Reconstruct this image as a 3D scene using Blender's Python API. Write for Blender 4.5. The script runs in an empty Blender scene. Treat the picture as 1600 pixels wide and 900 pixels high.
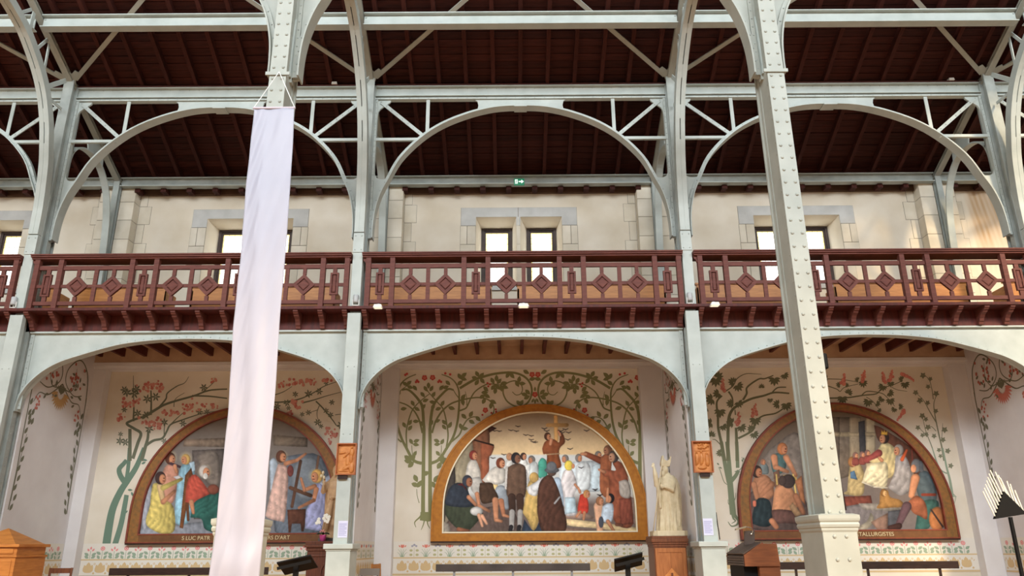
import bpy, bmesh, math, random
import numpy as np
from mathutils import Vector, Matrix
random.seed(7); rng = np.random.default_rng(5)
S = bpy.context.scene
C = bpy.context.collection
# ---------------------------------------------------------------- camera
F = 1200.0; TH = math.radians(18.7); ROLL = math.radians(0.37)
CAM = Vector((-0.2, 0.0, 1.25))
_c, _s = math.cos(TH), math.sin(TH)
FW = Vector((0, _c, _s)); _u0 = Vector((0, -_s, _c)); _r0 = Vector((1, 0, 0))
RT = _r0*math.cos(ROLL) - _u0*math.sin(ROLL)
UP = _u0*math.cos(ROLL) + _r0*math.sin(ROLL)
cam = bpy.data.objects.new('camera', bpy.data.cameras.new('camera')); C.objects.link(cam)
cam.data.sensor_fit = 'HORIZONTAL'; cam.data.sensor_width = 36.0; cam.data.lens = 36.0*F/1600.0
cam.data.clip_start = 0.05; cam.data.clip_end = 200
M = Matrix((RT, UP, -FW)).transposed().to_4x4(); M.translation = CAM
cam.matrix_world = M
S.camera = cam
# ---------------------------------------------------------------- light and exposure
W = bpy.data.worlds.new('World'); S.world = W; W.use_nodes = True
W.node_tree.nodes['Background'].inputs[0].default_value = (0.86, 0.93, 1.0, 1)
W.node_tree.nodes['Background'].inputs[1].default_value = 0.32
_l = bpy.data.lights.new('clerestory_daylight', 'AREA'); _l.shape = 'RECTANGLE'
_l.size = 44; _l.size_y = 5.0; _l.energy = 13800; _l.color = (0.91, 0.965, 1.0)
_o = bpy.data.objects.new('clerestory_daylight', _l); C.objects.link(_o)
_o.location = (0, -12.0, 17.8)
_o.rotation_euler = Vector((0, 0.9, -0.43)).to_track_quat('-Z', 'Y').to_euler()
_l = bpy.data.lights.new('sun', 'SUN'); _l.energy = 3.9; _l.color = (1.0, 0.73, 0.43); _l.angle = math.radians(6)
_o = bpy.data.objects.new('sun', _l); C.objects.link(_o)
_o.rotation_euler = Vector((-0.30, 0.83, -0.50)).to_track_quat('-Z', 'Y').to_euler()
S.view_settings.view_transform = 'Standard'; S.view_settings.look = 'None'
S.view_settings.gamma = 1.0; S.view_settings.exposure = 0.0
try: S.view_settings.use_curve_mapping = False
except Exception: pass
S.cycles.max_bounces = 6; S.cycles.diffuse_bounces = 4

# ---------------------------------------------------------------- pixel helpers
def ray(px, py): return FW + RT*((px-800.0)/F) + UP*((450.0-py)/F)
def atY(px, py, Y):
    d = ray(px, py); p = CAM + d*(Y/d.y); return p
def atX(px, py, X):
    d = ray(px, py); p = CAM + d*((X-CAM.x)/d.x); return p

# ---------------------------------------------------------------- materials
def lin(c): return tuple(((v/255.0)/12.92 if v/255.0 <= 0.04045 else (((v/255.0)+0.055)/1.055)**2.4) for v in c)
MATS = {}
def mat(name, c1, c2=None, rough=0.6, scale=6.0, stretch=(1,1,1), bump=0.0, metal=0.0, detail=4, spec=0.4, emit=None, sheen=0.0):
    if name in MATS: return MATS[name]
    m = bpy.data.materials.new(name); m.use_nodes = True; nt = m.node_tree
    b = nt.nodes['Principled BSDF']
    b.inputs['Roughness'].default_value = rough; b.inputs['Metallic'].default_value = metal
    b.inputs['Specular IOR Level'].default_value = spec
    c1 = lin(c1); c2 = lin(c2) if c2 else None
    b.inputs['Base Color'].default_value = (*c1, 1)
    if c2:
        tc = nt.nodes.new('ShaderNodeTexCoord'); mp = nt.nodes.new('ShaderNodeMapping')
        mp.inputs['Scale'].default_value = stretch
        nz = nt.nodes.new('ShaderNodeTexNoise'); nz.inputs['Scale'].default_value = scale; nz.inputs['Detail'].default_value = detail
        rp = nt.nodes.new('ShaderNodeMapRange'); rp.inputs[1].default_value = 0.3; rp.inputs[2].default_value = 0.7
        mx = nt.nodes.new('ShaderNodeMix'); mx.data_type = 'RGBA'
        mx.inputs[6].default_value = (*c1, 1); mx.inputs[7].default_value = (*c2, 1)
        L = nt.links.new
        L(tc.outputs['Object'], mp.inputs[0]); L(mp.outputs[0], nz.inputs['Vector']); L(nz.outputs[0], rp.inputs[0])
        L(rp.outputs[0], mx.inputs[0]); L(mx.outputs[2], b.inputs['Base Color'])
        if bump:
            bp = nt.nodes.new('ShaderNodeBump'); bp.inputs['Strength'].default_value = bump; bp.inputs['Distance'].default_value = 0.01
            L(nz.outputs[0], bp.inputs['Height']); L(bp.outputs[0], b.inputs['Normal'])
    if sheen: b.inputs['Sheen Weight'].default_value = sheen
    if emit:
        b.inputs['Emission Color'].default_value = (*lin(emit[0]), 1); b.inputs['Emission Strength'].default_value = emit[1]
    MATS[name] = m; return m
def attr_mat(name, rough=0.8):
    m = bpy.data.materials.new(name); m.use_nodes = True; nt = m.node_tree
    b = nt.nodes['Principled BSDF']; b.inputs['Roughness'].default_value = rough; b.inputs['Specular IOR Level'].default_value = 0.15
    a = nt.nodes.new('ShaderNodeAttribute'); a.attribute_name = 'Col'
    nt.links.new(a.outputs['Color'], b.inputs['Base Color']); MATS[name] = m; return m
STEEL = mat('painted_steel', (188,197,193), (172,181,177), rough=0.45, scale=3.0, detail=6)
STEELD = mat('painted_steel_darker', (172,180,176), (150,158,155), rough=0.5, scale=4.0)  # darker tone of the steel paint
CREAM = mat('cream_painted_steel', (172,176,168), (158,162,154), rough=0.5, scale=3.0)
PLASTER = mat('chapel_plaster', (228,226,226), (216,212,212), rough=0.9, scale=1.6, detail=6, spec=0.1)
STUCCO = mat('gallery_plaster', (232,225,211), (214,203,183), rough=0.9, scale=1.1, detail=8, spec=0.1)
STONE = mat('dressed_stone', (226,219,204), (208,199,180), rough=0.85, scale=2.2, detail=7, bump=0.15, spec=0.15)
LINTEL = mat('grey_stone', (200,200,197), (182,182,179), rough=0.85, scale=3.0, detail=7, bump=0.15, spec=0.15)
JOINT = mat('stone_joint', (120,112,98), rough=0.95)
REDWOOD = mat('stained_rail_wood', (112,62,53), (90,48,41), rough=0.65, scale=5.0, stretch=(1,1,6), bump=0.1)
DARKRED = mat('dark_red_boards', (92,34,27), (66,24,20), rough=0.6, scale=3.0, stretch=(6,1,1))
ROOFW = mat('roof_board_wood', (72,34,27), (50,23,19), rough=0.75, scale=2.5, stretch=(1,8,8), bump=0.2, spec=0.2)
RAFTW = mat('rafter_wood', (76,37,30), (58,27,22), rough=0.7, scale=4.0, stretch=(6,1,1), spec=0.2)
TANSHADE = mat('tan_boards_shaded_plaster', (196,164,134), (178,146,118), rough=0.8, scale=4.0)  # tan of the ceiling boards; on the cornice it is plaster with shade coloured in
HONEY = mat('honey_wood', (190,126,62), (160,100,46), rough=0.45, scale=4.0, stretch=(1,1,8))
OAK = mat('brown_oak', (126,74,44), (92,50,30), rough=0.45, scale=5.0, stretch=(8,8,1))
CARVED = mat('carved_limewood', (206,138,76), (176,108,54), rough=0.5, scale=9.0)
DARKWOOD = mat('dark_bench_wood', (62,42,36), (38,27,25), rough=0.35, scale=6.0, stretch=(1,6,6))
BLACK = mat('black_metal', (11,11,12), rough=0.6, spec=0.2)
IVORY = mat('ivory_stone', (222,208,176), (202,184,148), rough=0.55, scale=9.0)
FLOORM = mat('floor_warm_bounce', (186,146,112), (164,128,96), rough=0.7, scale=2.0)  # unseen floor, tinted warm to bounce light up into the chapels
WHITE = mat('white_plastic', (226,226,222), rough=0.4)
GOLD = mat('gilt_frame', (182,118,30), (160,98,22), rough=0.55, scale=12.0)
OLDGOLD = mat('aged_gilt_frame', (150,98,44), (112,84,44), rough=0.6, scale=14.0)
REDLINE = mat('red_frame_edge', (138,66,44), (112,52,36), rough=0.6, scale=8.0)
DECO = attr_mat('wall_stencil_paint'); MURAL = attr_mat('mural_paint', 0.7)

# ---------------------------------------------------------------- mesh helpers
ORG = {}
def link(o, parent=None, loc=None):
    C.objects.link(o)
    if parent is not None: o.parent = parent
    if loc is not None: o.location = loc
    return o
def tag(o, label, cat, group=None):
    o['label'] = label; o['category'] = cat
    if group: o['group'] = group
    return o
def thing(name, label, cat, loc, group=None):
    o = bpy.data.objects.new(name, None); o.empty_display_size = 0.2
    link(o, None, loc); ORG[o.name] = Vector(loc); return tag(o, label, cat, group)
class MB:
    def __init__(s): s.v = []; s.f = []; s.c = []
    def add(s, vs, fs, col=None):
        n = len(s.v); s.v += [tuple(p) for p in vs]; s.f += [tuple(i+n for i in f) for f in fs]
        if col is not None: s.c += [col]*len(vs)
        return s
    def box(s, x0, x1, y0, y1, z0, z1):
        return s.add([(x0,y0,z0),(x1,y0,z0),(x1,y1,z0),(x0,y1,z0),(x0,y0,z1),(x1,y0,z1),(x1,y1,z1),(x0,y1,z1)],
                     [(0,3,2,1),(4,5,6,7),(0,1,5,4),(1,2,6,5),(2,3,7,6),(3,0,4,7)])
    def bar(s, p0, p1, w, h, up=(0,0,1)):
        p0 = Vector(p0); p1 = Vector(p1); d = (p1-p0).normalized(); u = Vector(up)
        a = d.cross(u)
        if a.length < 1e-4: a = d.cross(Vector((0,1,0)))
        a.normalize(); b = a.cross(d).normalized(); a *= w/2; b *= h/2
        vs = [p0-a-b, p0+a-b, p0+a+b, p0-a+b, p1-a-b, p1+a-b, p1+a+b, p1-a+b]
        return s.add(vs, [(0,3,2,1),(4,5,6,7),(0,1,5,4),(1,2,6,5),(2,3,7,6),(3,0,4,7)])
    def prism(s, poly, y0, y1, ax='xz'):
        n = len(poly)
        if ax == 'xz': vs = [(a,y0,b) for a,b in poly] + [(a,y1,b) for a,b in poly]
        elif ax == 'yz': vs = [(y0,a,b) for a,b in poly] + [(y1,a,b) for a,b in poly]
        else: vs = [(a,b,y0) for a,b in poly] + [(a,b,y1) for a,b in poly]
        fs = [tuple(range(n)), tuple(range(2*n-1, n-1, -1))] + [(i, i+n, (i+1)%n+n, (i+1)%n) for i in range(n)]
        return s.add(vs, fs)
    def sweep(s, path, prof_a, prof_b):      # rectangular section: path points, half vectors a and b per point
        n = len(path); vs = []
        for p, a, b in zip(path, prof_a, prof_b):
            vs += [p-a-b, p+a-b, p+a+b, p-a+b]
        fs = [(0,3,2,1), (4*n-4,4*n-3,4*n-2,4*n-1)]
        for i in range(n-1):
            for k in range(4):
                fs.append((4*i+k, 4*i+(k+1)%4, 4*i+4+(k+1)%4, 4*i+4+k))
        return s.add(vs, fs)
    def tube(s, pts, r, n=8):
        pts = [Vector(p) for p in pts]; m = len(pts)
        rr = r if isinstance(r, (list, tuple)) else [r]*m
        vs = []; ref = None
        for i, p in enumerate(pts):
            d = (pts[min(i+1, m-1)] - pts[max(i-1, 0)]).normalized()
            if ref is None: ref = Vector((0,0,1)) if abs(d.z) < 0.9 else Vector((1,0,0))
            a = d.cross(ref).normalized(); b = a.cross(d).normalized()
            for k in range(n):
                t = 2*math.pi*k/n; vs.append(p + a*math.cos(t)*rr[i] + b*math.sin(t)*rr[i])
        fs = [tuple(range(n-1, -1, -1)), tuple(range((m-1)*n, m*n))]
        for i in range(m-1):
            for k in range(n): fs.append((i*n+k, i*n+(k+1)%n, (i+1)*n+(k+1)%n, (i+1)*n+k))
        return s.add(vs, fs)
    def lathe(s, prof, c=(0,0,0), n=20, sx=1, sy=1):
        m = len(prof); vs = []
        for r, z in prof:
            for k in range(n):
                t = 2*math.pi*k/n; vs.append((c[0]+r*math.cos(t)*sx, c[1]+r*math.sin(t)*sy, c[2]+z))
        fs = [tuple(range(n-1, -1, -1)), tuple(range((m-1)*n, m*n))]
        for i in range(m-1):
            for k in range(n): fs.append((i*n+k, i*n+(k+1)%n, (i+1)*n+(k+1)%n, (i+1)*n+k))
        return s.add(vs, fs)
    def ball(s, c, r, n=10, m=7, sc=(1,1,1)):
        return s.lathe([(max(r*math.sin(math.pi*i/m), 1e-4), -r*math.cos(math.pi*i/m)*sc[2]) for i in range(m+1)], c, n, sc[0], sc[1])
    def rivet(s, p, nrm, r=0.017):
        p = Vector(p); nv = Vector(nrm).normalized()
        a = nv.cross(Vector((0.3,0.2,1))).normalized(); b = nv.cross(a)
        vs = []
        for rr, h in ((1.0, 0.0), (0.75, 0.55)):
            for k in range(6):
                t = math.pi*k/3; vs.append(p + (a*math.cos(t)+b*math.sin(t))*r*rr + nv*r*h)
        vs.append(p + nv*r*0.8)
        fs = [(k, (k+1)%6, 6+(k+1)%6, 6+k) for k in range(6)] + [(6+k, 6+(k+1)%6, 12) for k in range(6)]
        return s.add(vs, fs)
    def mesh(s, name, off=Vector((0,0,0)), smooth=False):
        me = bpy.data.meshes.new(name)
        me.from_pydata([(x-off[0], y-off[1], z-off[2]) for x,y,z in s.v], [], s.f)
        if s.c:
            at = me.color_attributes.new('Col', 'FLOAT_COLOR', 'POINT')
            at.data.foreach_set('color', np.array([(*c, 1.0) for c in s.c], dtype=np.float32).ravel())
        else:
            bm = bmesh.new(); bm.from_mesh(me); bmesh.ops.recalc_face_normals(bm, faces=bm.faces); bm.to_mesh(me); bm.free()
        if smooth: me.polygons.foreach_set('use_smooth', [True]*len(me.polygons))
        me.update(); return me
    def build(s, name, m, parent=None, smooth=False, kind=None, org=None, bevel=0.0):
        off = ORG.get(parent.name, Vector((0,0,0))) if parent is not None else (Vector(org) if org else Vector((0,0,0)))
        me = s.mesh(name, off, smooth); me.materials.append(m)
        o = bpy.data.objects.new(name, me); link(o, parent)
        if parent is None: o.location = off
        ORG[o.name] = off
        if kind: o['kind'] = kind
        if bevel:
            md = o.modifiers.new('bevel', 'BEVEL'); md.width = bevel; md.segments = 2; md.limit_method = 'ANGLE'
        return o
def share(name, me, parent, loc, rot=None, scale=None, kind=None):
    o = bpy.data.objects.new(name, me); link(o, parent, Vector(loc) - (ORG.get(parent.name, Vector()) if parent is not None else Vector()))
    if rot: o.rotation_euler = rot
    if scale: o.scale = scale
    if kind: o['kind'] = kind
    return o
def spline(pts, n=8, closed=False):
    P = [Vector(p) if len(p) == 3 else Vector((p[0], p[1], 0)) for p in pts]; out = []
    m = len(P)
    for i in range(m-1):
        p0 = P[max(i-1,0)]; p1 = P[i]; p2 = P[i+1]; p3 = P[min(i+2,m-1)]
        for k in range(n):
            t = k/n
            out.append(0.5*((2*p1) + (p2-p0)*t + (2*p0-5*p1+4*p2-p3)*t*t + (3*p1-p0-3*p2+p3)*t*t*t))
    out.append(P[-1]); return out
def struct(o): o['kind'] = 'structure'; return o
Y0, Y1, Y2 = 8.48, 13.86, 16.4
COLX = [-9.3, -3.1, 3.1, 9.64]
BAYS = [(-15.5, -9.3), (-9.3, -3.1), (-3.1, 3.1), (3.1, 9.64), (9.64, 15.9)]
# ================================================================ STRUCTURE
def rand_tint(m, lo=0.72, hi=1.28):
    nt = m.node_tree; b = nt.nodes['Principled BSDF']; src = b.inputs['Base Color'].links[0].from_socket
    oi = nt.nodes.new('ShaderNodeObjectInfo'); mr = nt.nodes.new('ShaderNodeMapRange'); mr.inputs[3].default_value = lo; mr.inputs[4].default_value = hi
    hs = nt.nodes.new('ShaderNodeHueSaturation')
    nt.links.new(oi.outputs['Random'], mr.inputs[0]); nt.links.new(mr.outputs[0], hs.inputs['Value'])
    nt.links.new(src, hs.inputs['Color']); nt.links.new(hs.outputs[0], b.inputs['Base Color'])
rand_tint(ROOFW); rand_tint(STONE, 0.92, 1.06); rand_tint(RAFTW, 0.85, 1.15)

struct(MB().box(-18, 18, -13, 17.4, -0.2, 0).build('floor', FLOORM))
wn = MB(); wn.box(-18, 18, -12.9, -12.5, 0, 10.0); wn.box(-18, 18, -12.9, -12.5, 16.3, 27)
for x in (-18, -9.3, 0, 9.3, 17.6): wn.box(x, x+0.3, -12.9, -12.5, 10.0, 16.3)
struct(wn.build('wall_nave_sun_mask', STUCCO))  # unseen opposite wall, its opening shaped so sun reaches only the lower columns
for nm, x in (('wall_left_light_block', -18.2), ('wall_right_light_block', 18.0)):
    struct(MB().box(x, x+0.2, -12.9, 17.4, 0, 13).build(nm, STUCCO))  # unseen end walls added to block light from the sides

# ---- back wall with splayed window pairs
WINC = [-12.53, -6.27, -0.03, 6.42]
z_sill = 6.86; z_open = 8.546
fr = [atY(752.75, 358.4, 16.9), atY(800, 358.4, 16.9), atY(823, 358.4, 16.9), atY(868.5, 358.4, 16.9)]
fx = [p.x + 0.03 for p in fr]; zf = fr[0].z
opn = [(-1.0, -0.06), (0.03, 1.0)]           # openings at the wall face, relative to the pair centre
inn = [(fx[0]-0.0, fx[1]), (fx[2], fx[3])]   # narrower at the back of the splay
wb = MB()
wb.box(-18, 18, Y2, 17.3, 0, z_sill); wb.box(-18, 18, Y2, 17.3, z_open, 10.0)
edges = []
for c in WINC:
    for (a, b), (a2, b2) in zip(opn, inn): edges.append((c+a, c+b, c+a2, c+b2))
xs0, xs1 = -18.0, -18.0
for (a, b, a2, b2) in edges + [(18.0, 18.0, 18.0, 18.0)]:
    wb.prism([(xs0, Y2), (a, Y2), (a2, 16.9), (a2, 17.3), (xs1, 17.3), (xs1, 16.9)], z_sill, z_open, 'xy')
    xs0, xs1 = b, b2
for (a, b, a2, b2) in edges:
    wb.prism([(Y2, z_open), (16.9, zf), (17.3, zf), (17.3, z_open)], a, b, 'yz')
wall_back = struct(wb.build('wall_back', STUCCO))

JB = MB()     # mortar joints behind the blocks
def stone(x0, x1, z0, z1, m, y=Y2, d=0.012, g=0.006, parent=None):
    JB.box(x0, x1, y-.003, y+.005, z0, z1)
    o = MB().box(x0+g, x1-g, y-d, y+0.01, z0+g, z1-g).build('stone_block', m, parent or wall_back, bevel=0.003); return o
for c in WINC:
    # lintel blocks wrap over the openings
    for x0, x1, ins in ((c-1.35, c-0.015, [(c-1.35, c-1.0), (c-0.06, c-0.015)]), (c-0.015, c+1.35, [(c-0.015, c+0.03), (c+1.0, c+1.35)])):
        m = MB(); m.prism([(x0+.006, 8.779), (x1-.006, 8.779), (x1-.006, 8.33), (ins[1][0] if x0 < c-0.5 else c+1.0, 8.33), (ins[1][0] if x0 < c-0.5 else c+1.0, z_open),
                           (c-1.0 if x0 < c-0.5 else c+0.03, z_open), (c-1.0 if x0 < c-0.5 else c+0.03, 8.33), (x0+.006, 8.33)], Y2-0.012, Y2+0.01)
        m.build('lintel_block', LINTEL, wall_back)
        JB.box(x0, x1, Y2-.003, Y2+.005, z_open+.002, 8.785)
        JB.box(*((x0, c-1.0) if x0 < c-.5 else (c+1.0, x1)), Y2-.003, Y2+.005, 8.325, z_open+.002)
    for s in (-1, 1):
        for k, (za, zb) in enumerate(((7.86, 8.325), (7.4, 7.86), (6.94, 7.4))):
            w = 1.2 if k % 2 == 0 else 1.36
            stone(*sorted((c+s*1.0, c+s*w)), za, zb, STONE)
            if k % 2 == 0: stone(*sorted((c+s*w, c+s*1.36)), za, zb, STONE) if k == 0 else None
    for za, zb in ((7.86, 8.325), (7.4, 7.86), (6.94, 7.4)):
        MB().box(c-0.055, c+0.025, Y2-0.012, Y2+0.01, za+.006, zb-.006).build('stone_block', STONE, wall_back)
    MB().box(c-1.2, c+1.2, Y2-0.05, Y2+0.01, z_sill-0.12, z_sill-0.01).build('sill_block', LINTEL, wall_back)
# gallery pilasters in courses, with toothed quoins on the wall beside them
CZ = [5.46, 6.08, 6.53, 6.99, 7.44, 7.94, 8.41, 8.865, 9.31]
for cx in COLX:
    for s in (-1, 1): JB.box(*sorted((cx+s*.075, cx+s*.394)), 16.137, Y2+.01, CZ[0], CZ[-1])
    for k in range(len(CZ)-1):
        for s in (-1, 1):   # two half pilasters either side of the iron wall post
            a, b = sorted((cx+s*0.07, cx+s*0.40))
            MB().box(a, b, 16.13, Y2+0.01, CZ[k]+.005, CZ[k+1]-.005).build('stone_block', STONE, wall_back, bevel=0.004)
            w = 0.69 if k % 2 == 0 else 0.58
            stone(*sorted((cx+s*0.405, cx+s*w)), CZ[k], CZ[k+1], STONE, d=0.008)
JB.build('mortar_joints', JOINT, wall_back, kind='stuff')
# ochre damp stain on the plaster beyond the last pilaster
st = MB(); nx_, nz_ = 44, 60; sx0, sx1, sz0, sz1 = 10.36, 11.75, 6.9, 9.12
fall = np.cumsum(rng.normal(0, .16, nx_+1)); stk = np.convolve(rng.uniform(.35, 1, nx_+5), [.25, .5, .25], 'same'); fall = (fall-fall.min())/(fall.max()-fall.min())
for j in range(nz_+1):
    for i in range(nx_+1):
        u, v = i/nx_, j/nz_; a_ = max(0, min(1, (v-.55+.5*fall[i])*2.2))*max(0, min(1, 7*u))*max(0, min(1, 7*(1-u))); a_ *= stk[i]*(.8+.2*math.sin(j*.3+i*1.7)); a_ = max(0, min(1, a_))
        if v > .985: a_ *= .9
        c0, c1 = lin((223,214,197)), lin((178,136,84)); st.v.append((sx0+(sx1-sx0)*u, Y2-.004, sz0+(sz1-sz0)*v)); st.c.append(tuple(p*(1-a_)+q*a_ for p, q in zip(c0, c1)))
st.f = [(j*(nx_+1)+i, j*(nx_+1)+i+1, (j+1)*(nx_+1)+i+1, (j+1)*(nx_+1)+i) for j in range(nz_) for i in range(nx_)]
st.build('damp_stain', DECO, wall_back)
MB().box(-18, 18, 16.33, Y2, 9.13, 9.5).build('frieze_board', mat('brown_frieze', (104,78,60), (84,60,46), rough=0.8, scale=3.0, stretch=(0.3,1,4)), wall_back)

# ---- windows
GLASS = mat('lit_white_glass', (250,250,246), rough=0.3, emit=((255,253,244), 2.6))
GLASSY = mat('lit_yellow_glass', (250,226,140), rough=0.3, emit=((255,232,150), 1.6))
WFRAME = mat('window_frame_wood', (74,60,56), (56,46,44), rough=0.6, scale=5.0)
LEAD = mat('window_lead', (96,96,96), rough=0.6)
wi = 0
for c in WINC:
    for (a2, b2) in inn:
        wi += 1
        x0, x1 = c+a2, c+b2; z0, z1 = z_sill, zf
        w = struct(MB().box(x0, x0+.06, 16.86, 16.96, z0, z1).box(x1-.06, x1, 16.86, 16.96, z0, z1).box(x0+.06, x1-.06, 16.86, 16.96, z1-.05, z1).box(x0+.06, x1-.06, 16.86, 16.96, z0, z0+.05).build('window_%d' % wi, WFRAME))
        ORG[w.name] = Vector((0,0,0))
        s = MB(); s.box(x0+.06, x0+.10, 16.89, 16.95, z0+.05, z1-.05).box(x1-.10, x1-.06, 16.89, 16.95, z0+.05, z1-.05).box(x0+.1, x1-.1, 16.89, 16.95, z1-.10, z1-.05).box(x0+.1, x1-.1, 16.89, 16.95, z0+.05, z0+.1)
        s.build('sash', WFRAME, w)
        gx0, gx1, gz0, gz1 = x0+.10, x1-.10, z0+.1, z1-.1; bw = 0.034
        MB().box(gx0+bw, gx1-bw, 16.92, 16.93, gz0, gz1-bw).build('pane', GLASS, w)
        for q in ((gx0, gx0+bw, gz0, gz1-bw), (gx1-bw, gx1, gz0, gz1-bw), (gx0, gx1, gz1-bw, gz1)):
            MB().box(q[0], q[1], 16.92, 16.93, q[2], q[3]).build('border_pane', GLASSY, w)
        ld = MB()
        nx = 4
        for k in range(1, nx): ld.bar((gx0+(gx1-gx0)*k/nx, 16.915, gz0), (gx0+(gx1-gx0)*k/nx, 16.915, gz1), .006, .006, (0,1,0))
        for k in range(1, 10): ld.bar((gx0, 16.915, gz0+(gz1-gz0)*k/10), (gx1, 16.915, gz0+(gz1-gz0)*k/10), .006, .006, (0,1,0))
        ld.build('leading', LEAD, w, kind='stuff')

# ---- chapels: panels, pilasters, cornices, ceilings, dividing walls
PANEL = [(-8.924, -3.55), (-2.634, 2.514), (3.62, 9.141)]
for (xa, xb), (ca, cb) in zip(PANEL, BAYS[1:4]):
    for a, b in ((ca+.12, xa), (xb, cb-.12)):
        MB().box(a, b, 16.17, Y2+.01, 0, 4.93).build('pilaster', PLASTER, wall_back, bevel=0.006)
    MB().box(ca+.12, cb-.12, 16.12, Y2+.01, 5.07, 5.38).build('cornice_beam', TANSHADE, wall_back)  # plaster beam, its shadow put into the tan colour
    m = MB(); m.box(ca+.12, cb-.12, 16.15, Y2+.01, 4.93, 5.0).box(ca+.12, cb-.12, 16.10, Y2+.01, 5.0, 5.07)
    m.build('cornice_moulding', PLASTER, wall_back)
n = 0
for k, (ca, cb) in enumerate(BAYS[:5]):
    cl = struct(MB().box(ca+.12, cb-.12, 13.95, Y2, 5.38, 5.42).build('ceiling_%d' % (k+1), TANSHADE)); ORG[cl.name] = Vector((0,0,0))
    jm = MB().box(-.032, .032, -1.07, 1.07, -.09, .09).mesh('joist'); jm.materials.append(DARKRED)
    nj = 13; sp = (cb-ca-0.5)/(nj-1)
    for i in range(nj): share('joist', jm, cl, (ca+.25+sp*i, 15.05, 5.29))
wall_div = {}
for nm, cx in zip(('wall_divider_1', 'wall_divider_2', 'wall_divider_3', 'wall_divider_4'), COLX):
    wall_div[cx] = struct(MB().box(cx-.12, cx+.12, 14.05, Y2, 0, 5.38).build(nm, PLASTER)); ORG[nm] = Vector((0,0,0))
gf = struct(MB().box(-17, 17, 13.43, Y2, 5.42, 5.47).build('floor_gallery', DARKRED))
struct(MB().box(-17, 17, 13.80, 13.84, 5.12, 5.42).build('trim_1', DARKRED))

# ---- roof: slab, planks, rafters
SL = 0.46; SA = math.atan(SL); CS = math.cos(SA)
def roofz(y): return 10.41 + SL*(Y1-y)
rz = 0.135
roof = struct(MB().prism([(16.5, roofz(16.5)+.2), (16.5, roofz(16.5)+.3), (8.3, roofz(8.3)+.3), (8.3, roofz(8.3)+.2)], -18, 18, 'yz').build('ceiling', mat('roof_void', (22,11,9), rough=.9)))
ORG['ceiling'] = Vector((0,0,0))
for bi, (ca, cb) in enumerate(BAYS):
    L = cb-ca
    if bi == 0: ca = cb-3.6; L = 3.6
    if bi == 4: cb = ca+3.0; L = 3.0
    cx = (ca+cb)/2
    pm = MB().box(-L/2+.004, L/2-.004, -.0765, .0765, -.016, .016).mesh('plank'); pm.materials.append(ROOFW)
    y = 16.42
    while y > 11.3:
        share('plank', pm, roof, (cx, y, roofz(y)+rz/CS+.02+random.uniform(-.006,.006)), (-SA + random.uniform(-.015,.015), 0, 0))
        y -= 0.166*CS
    # the part of the roof beyond the upper edge of the view
    MB().prism([(11.25, roofz(11.25)+rz+.01), (11.25, roofz(11.25)+rz+.04), (8.3, roofz(8.3)+rz+.04), (8.3, roofz(8.3)+rz+.01)], ca, cb, 'yz').build('roof_boarding', ROOFW, roof)
    nr = 11 if L > 5 else int(L/0.563)
    sp = 0.563*L/6.2 if L > 5 else 0.563
    x0 = cx - sp*(nr-1)/2 if L > 5 else (cb-0.29-sp*(nr-1) if bi == 0 else ca+0.29)
    rm = MB().box(-.04, .04, -4.2, 4.2, 0, rz).mesh('rafter'); rm.materials.append(RAFTW)
    ym = 12.42
    for i in range(nr):
        share('rafter', rm, roof, (x0+sp*i, ym, roofz(ym)), (-SA, 0, 0))
        n += 1
# ================================================================ STEELWORK
UA = [(0,9.87),(.53,9.835),(1.07,9.69),(1.6,9.45),(2.03,9.13),(2.42,8.68),(2.64,8.22),(2.76,7.96),(2.84,7.69),(2.885,7.42),(2.9,7.16),(2.9,6.96)]
LA = [(0,4.955),(.6,4.935),(1.2,4.865),(1.65,4.75),(2.2,4.575),(2.43,4.47),(2.64,4.32),(2.82,4.12),(2.92,3.92),(2.955,3.76),(2.96,3.64)]
def curve2(pts, n=4): return [(p.x, p.y) for p in spline(pts, n)]
def both(cv): return [(-u, z) for u, z in reversed(cv)] + list(cv[1:])
def band(mb, cv, y0, y1, t0, t1):      # band along a curve in XZ, between normal offsets t0..t1 (outward positive)
    P = [Vector((u, 0, z)) for u, z in cv]; n = len(P); path = []; A = []; B = []
    for i, p in enumerate(P):
        d = (P[min(i+1,n-1)]-P[max(i-1,0)]).normalized(); nr = Vector((-d.z, 0, d.x))
        path.append(p + nr*((t0+t1)/2) + Vector((0,(y0+y1)/2,0))); A.append(Vector((0,(y1-y0)/2,0))); B.append(nr*((t1-t0)/2))
    mb.sweep(path, A, B)
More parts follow.
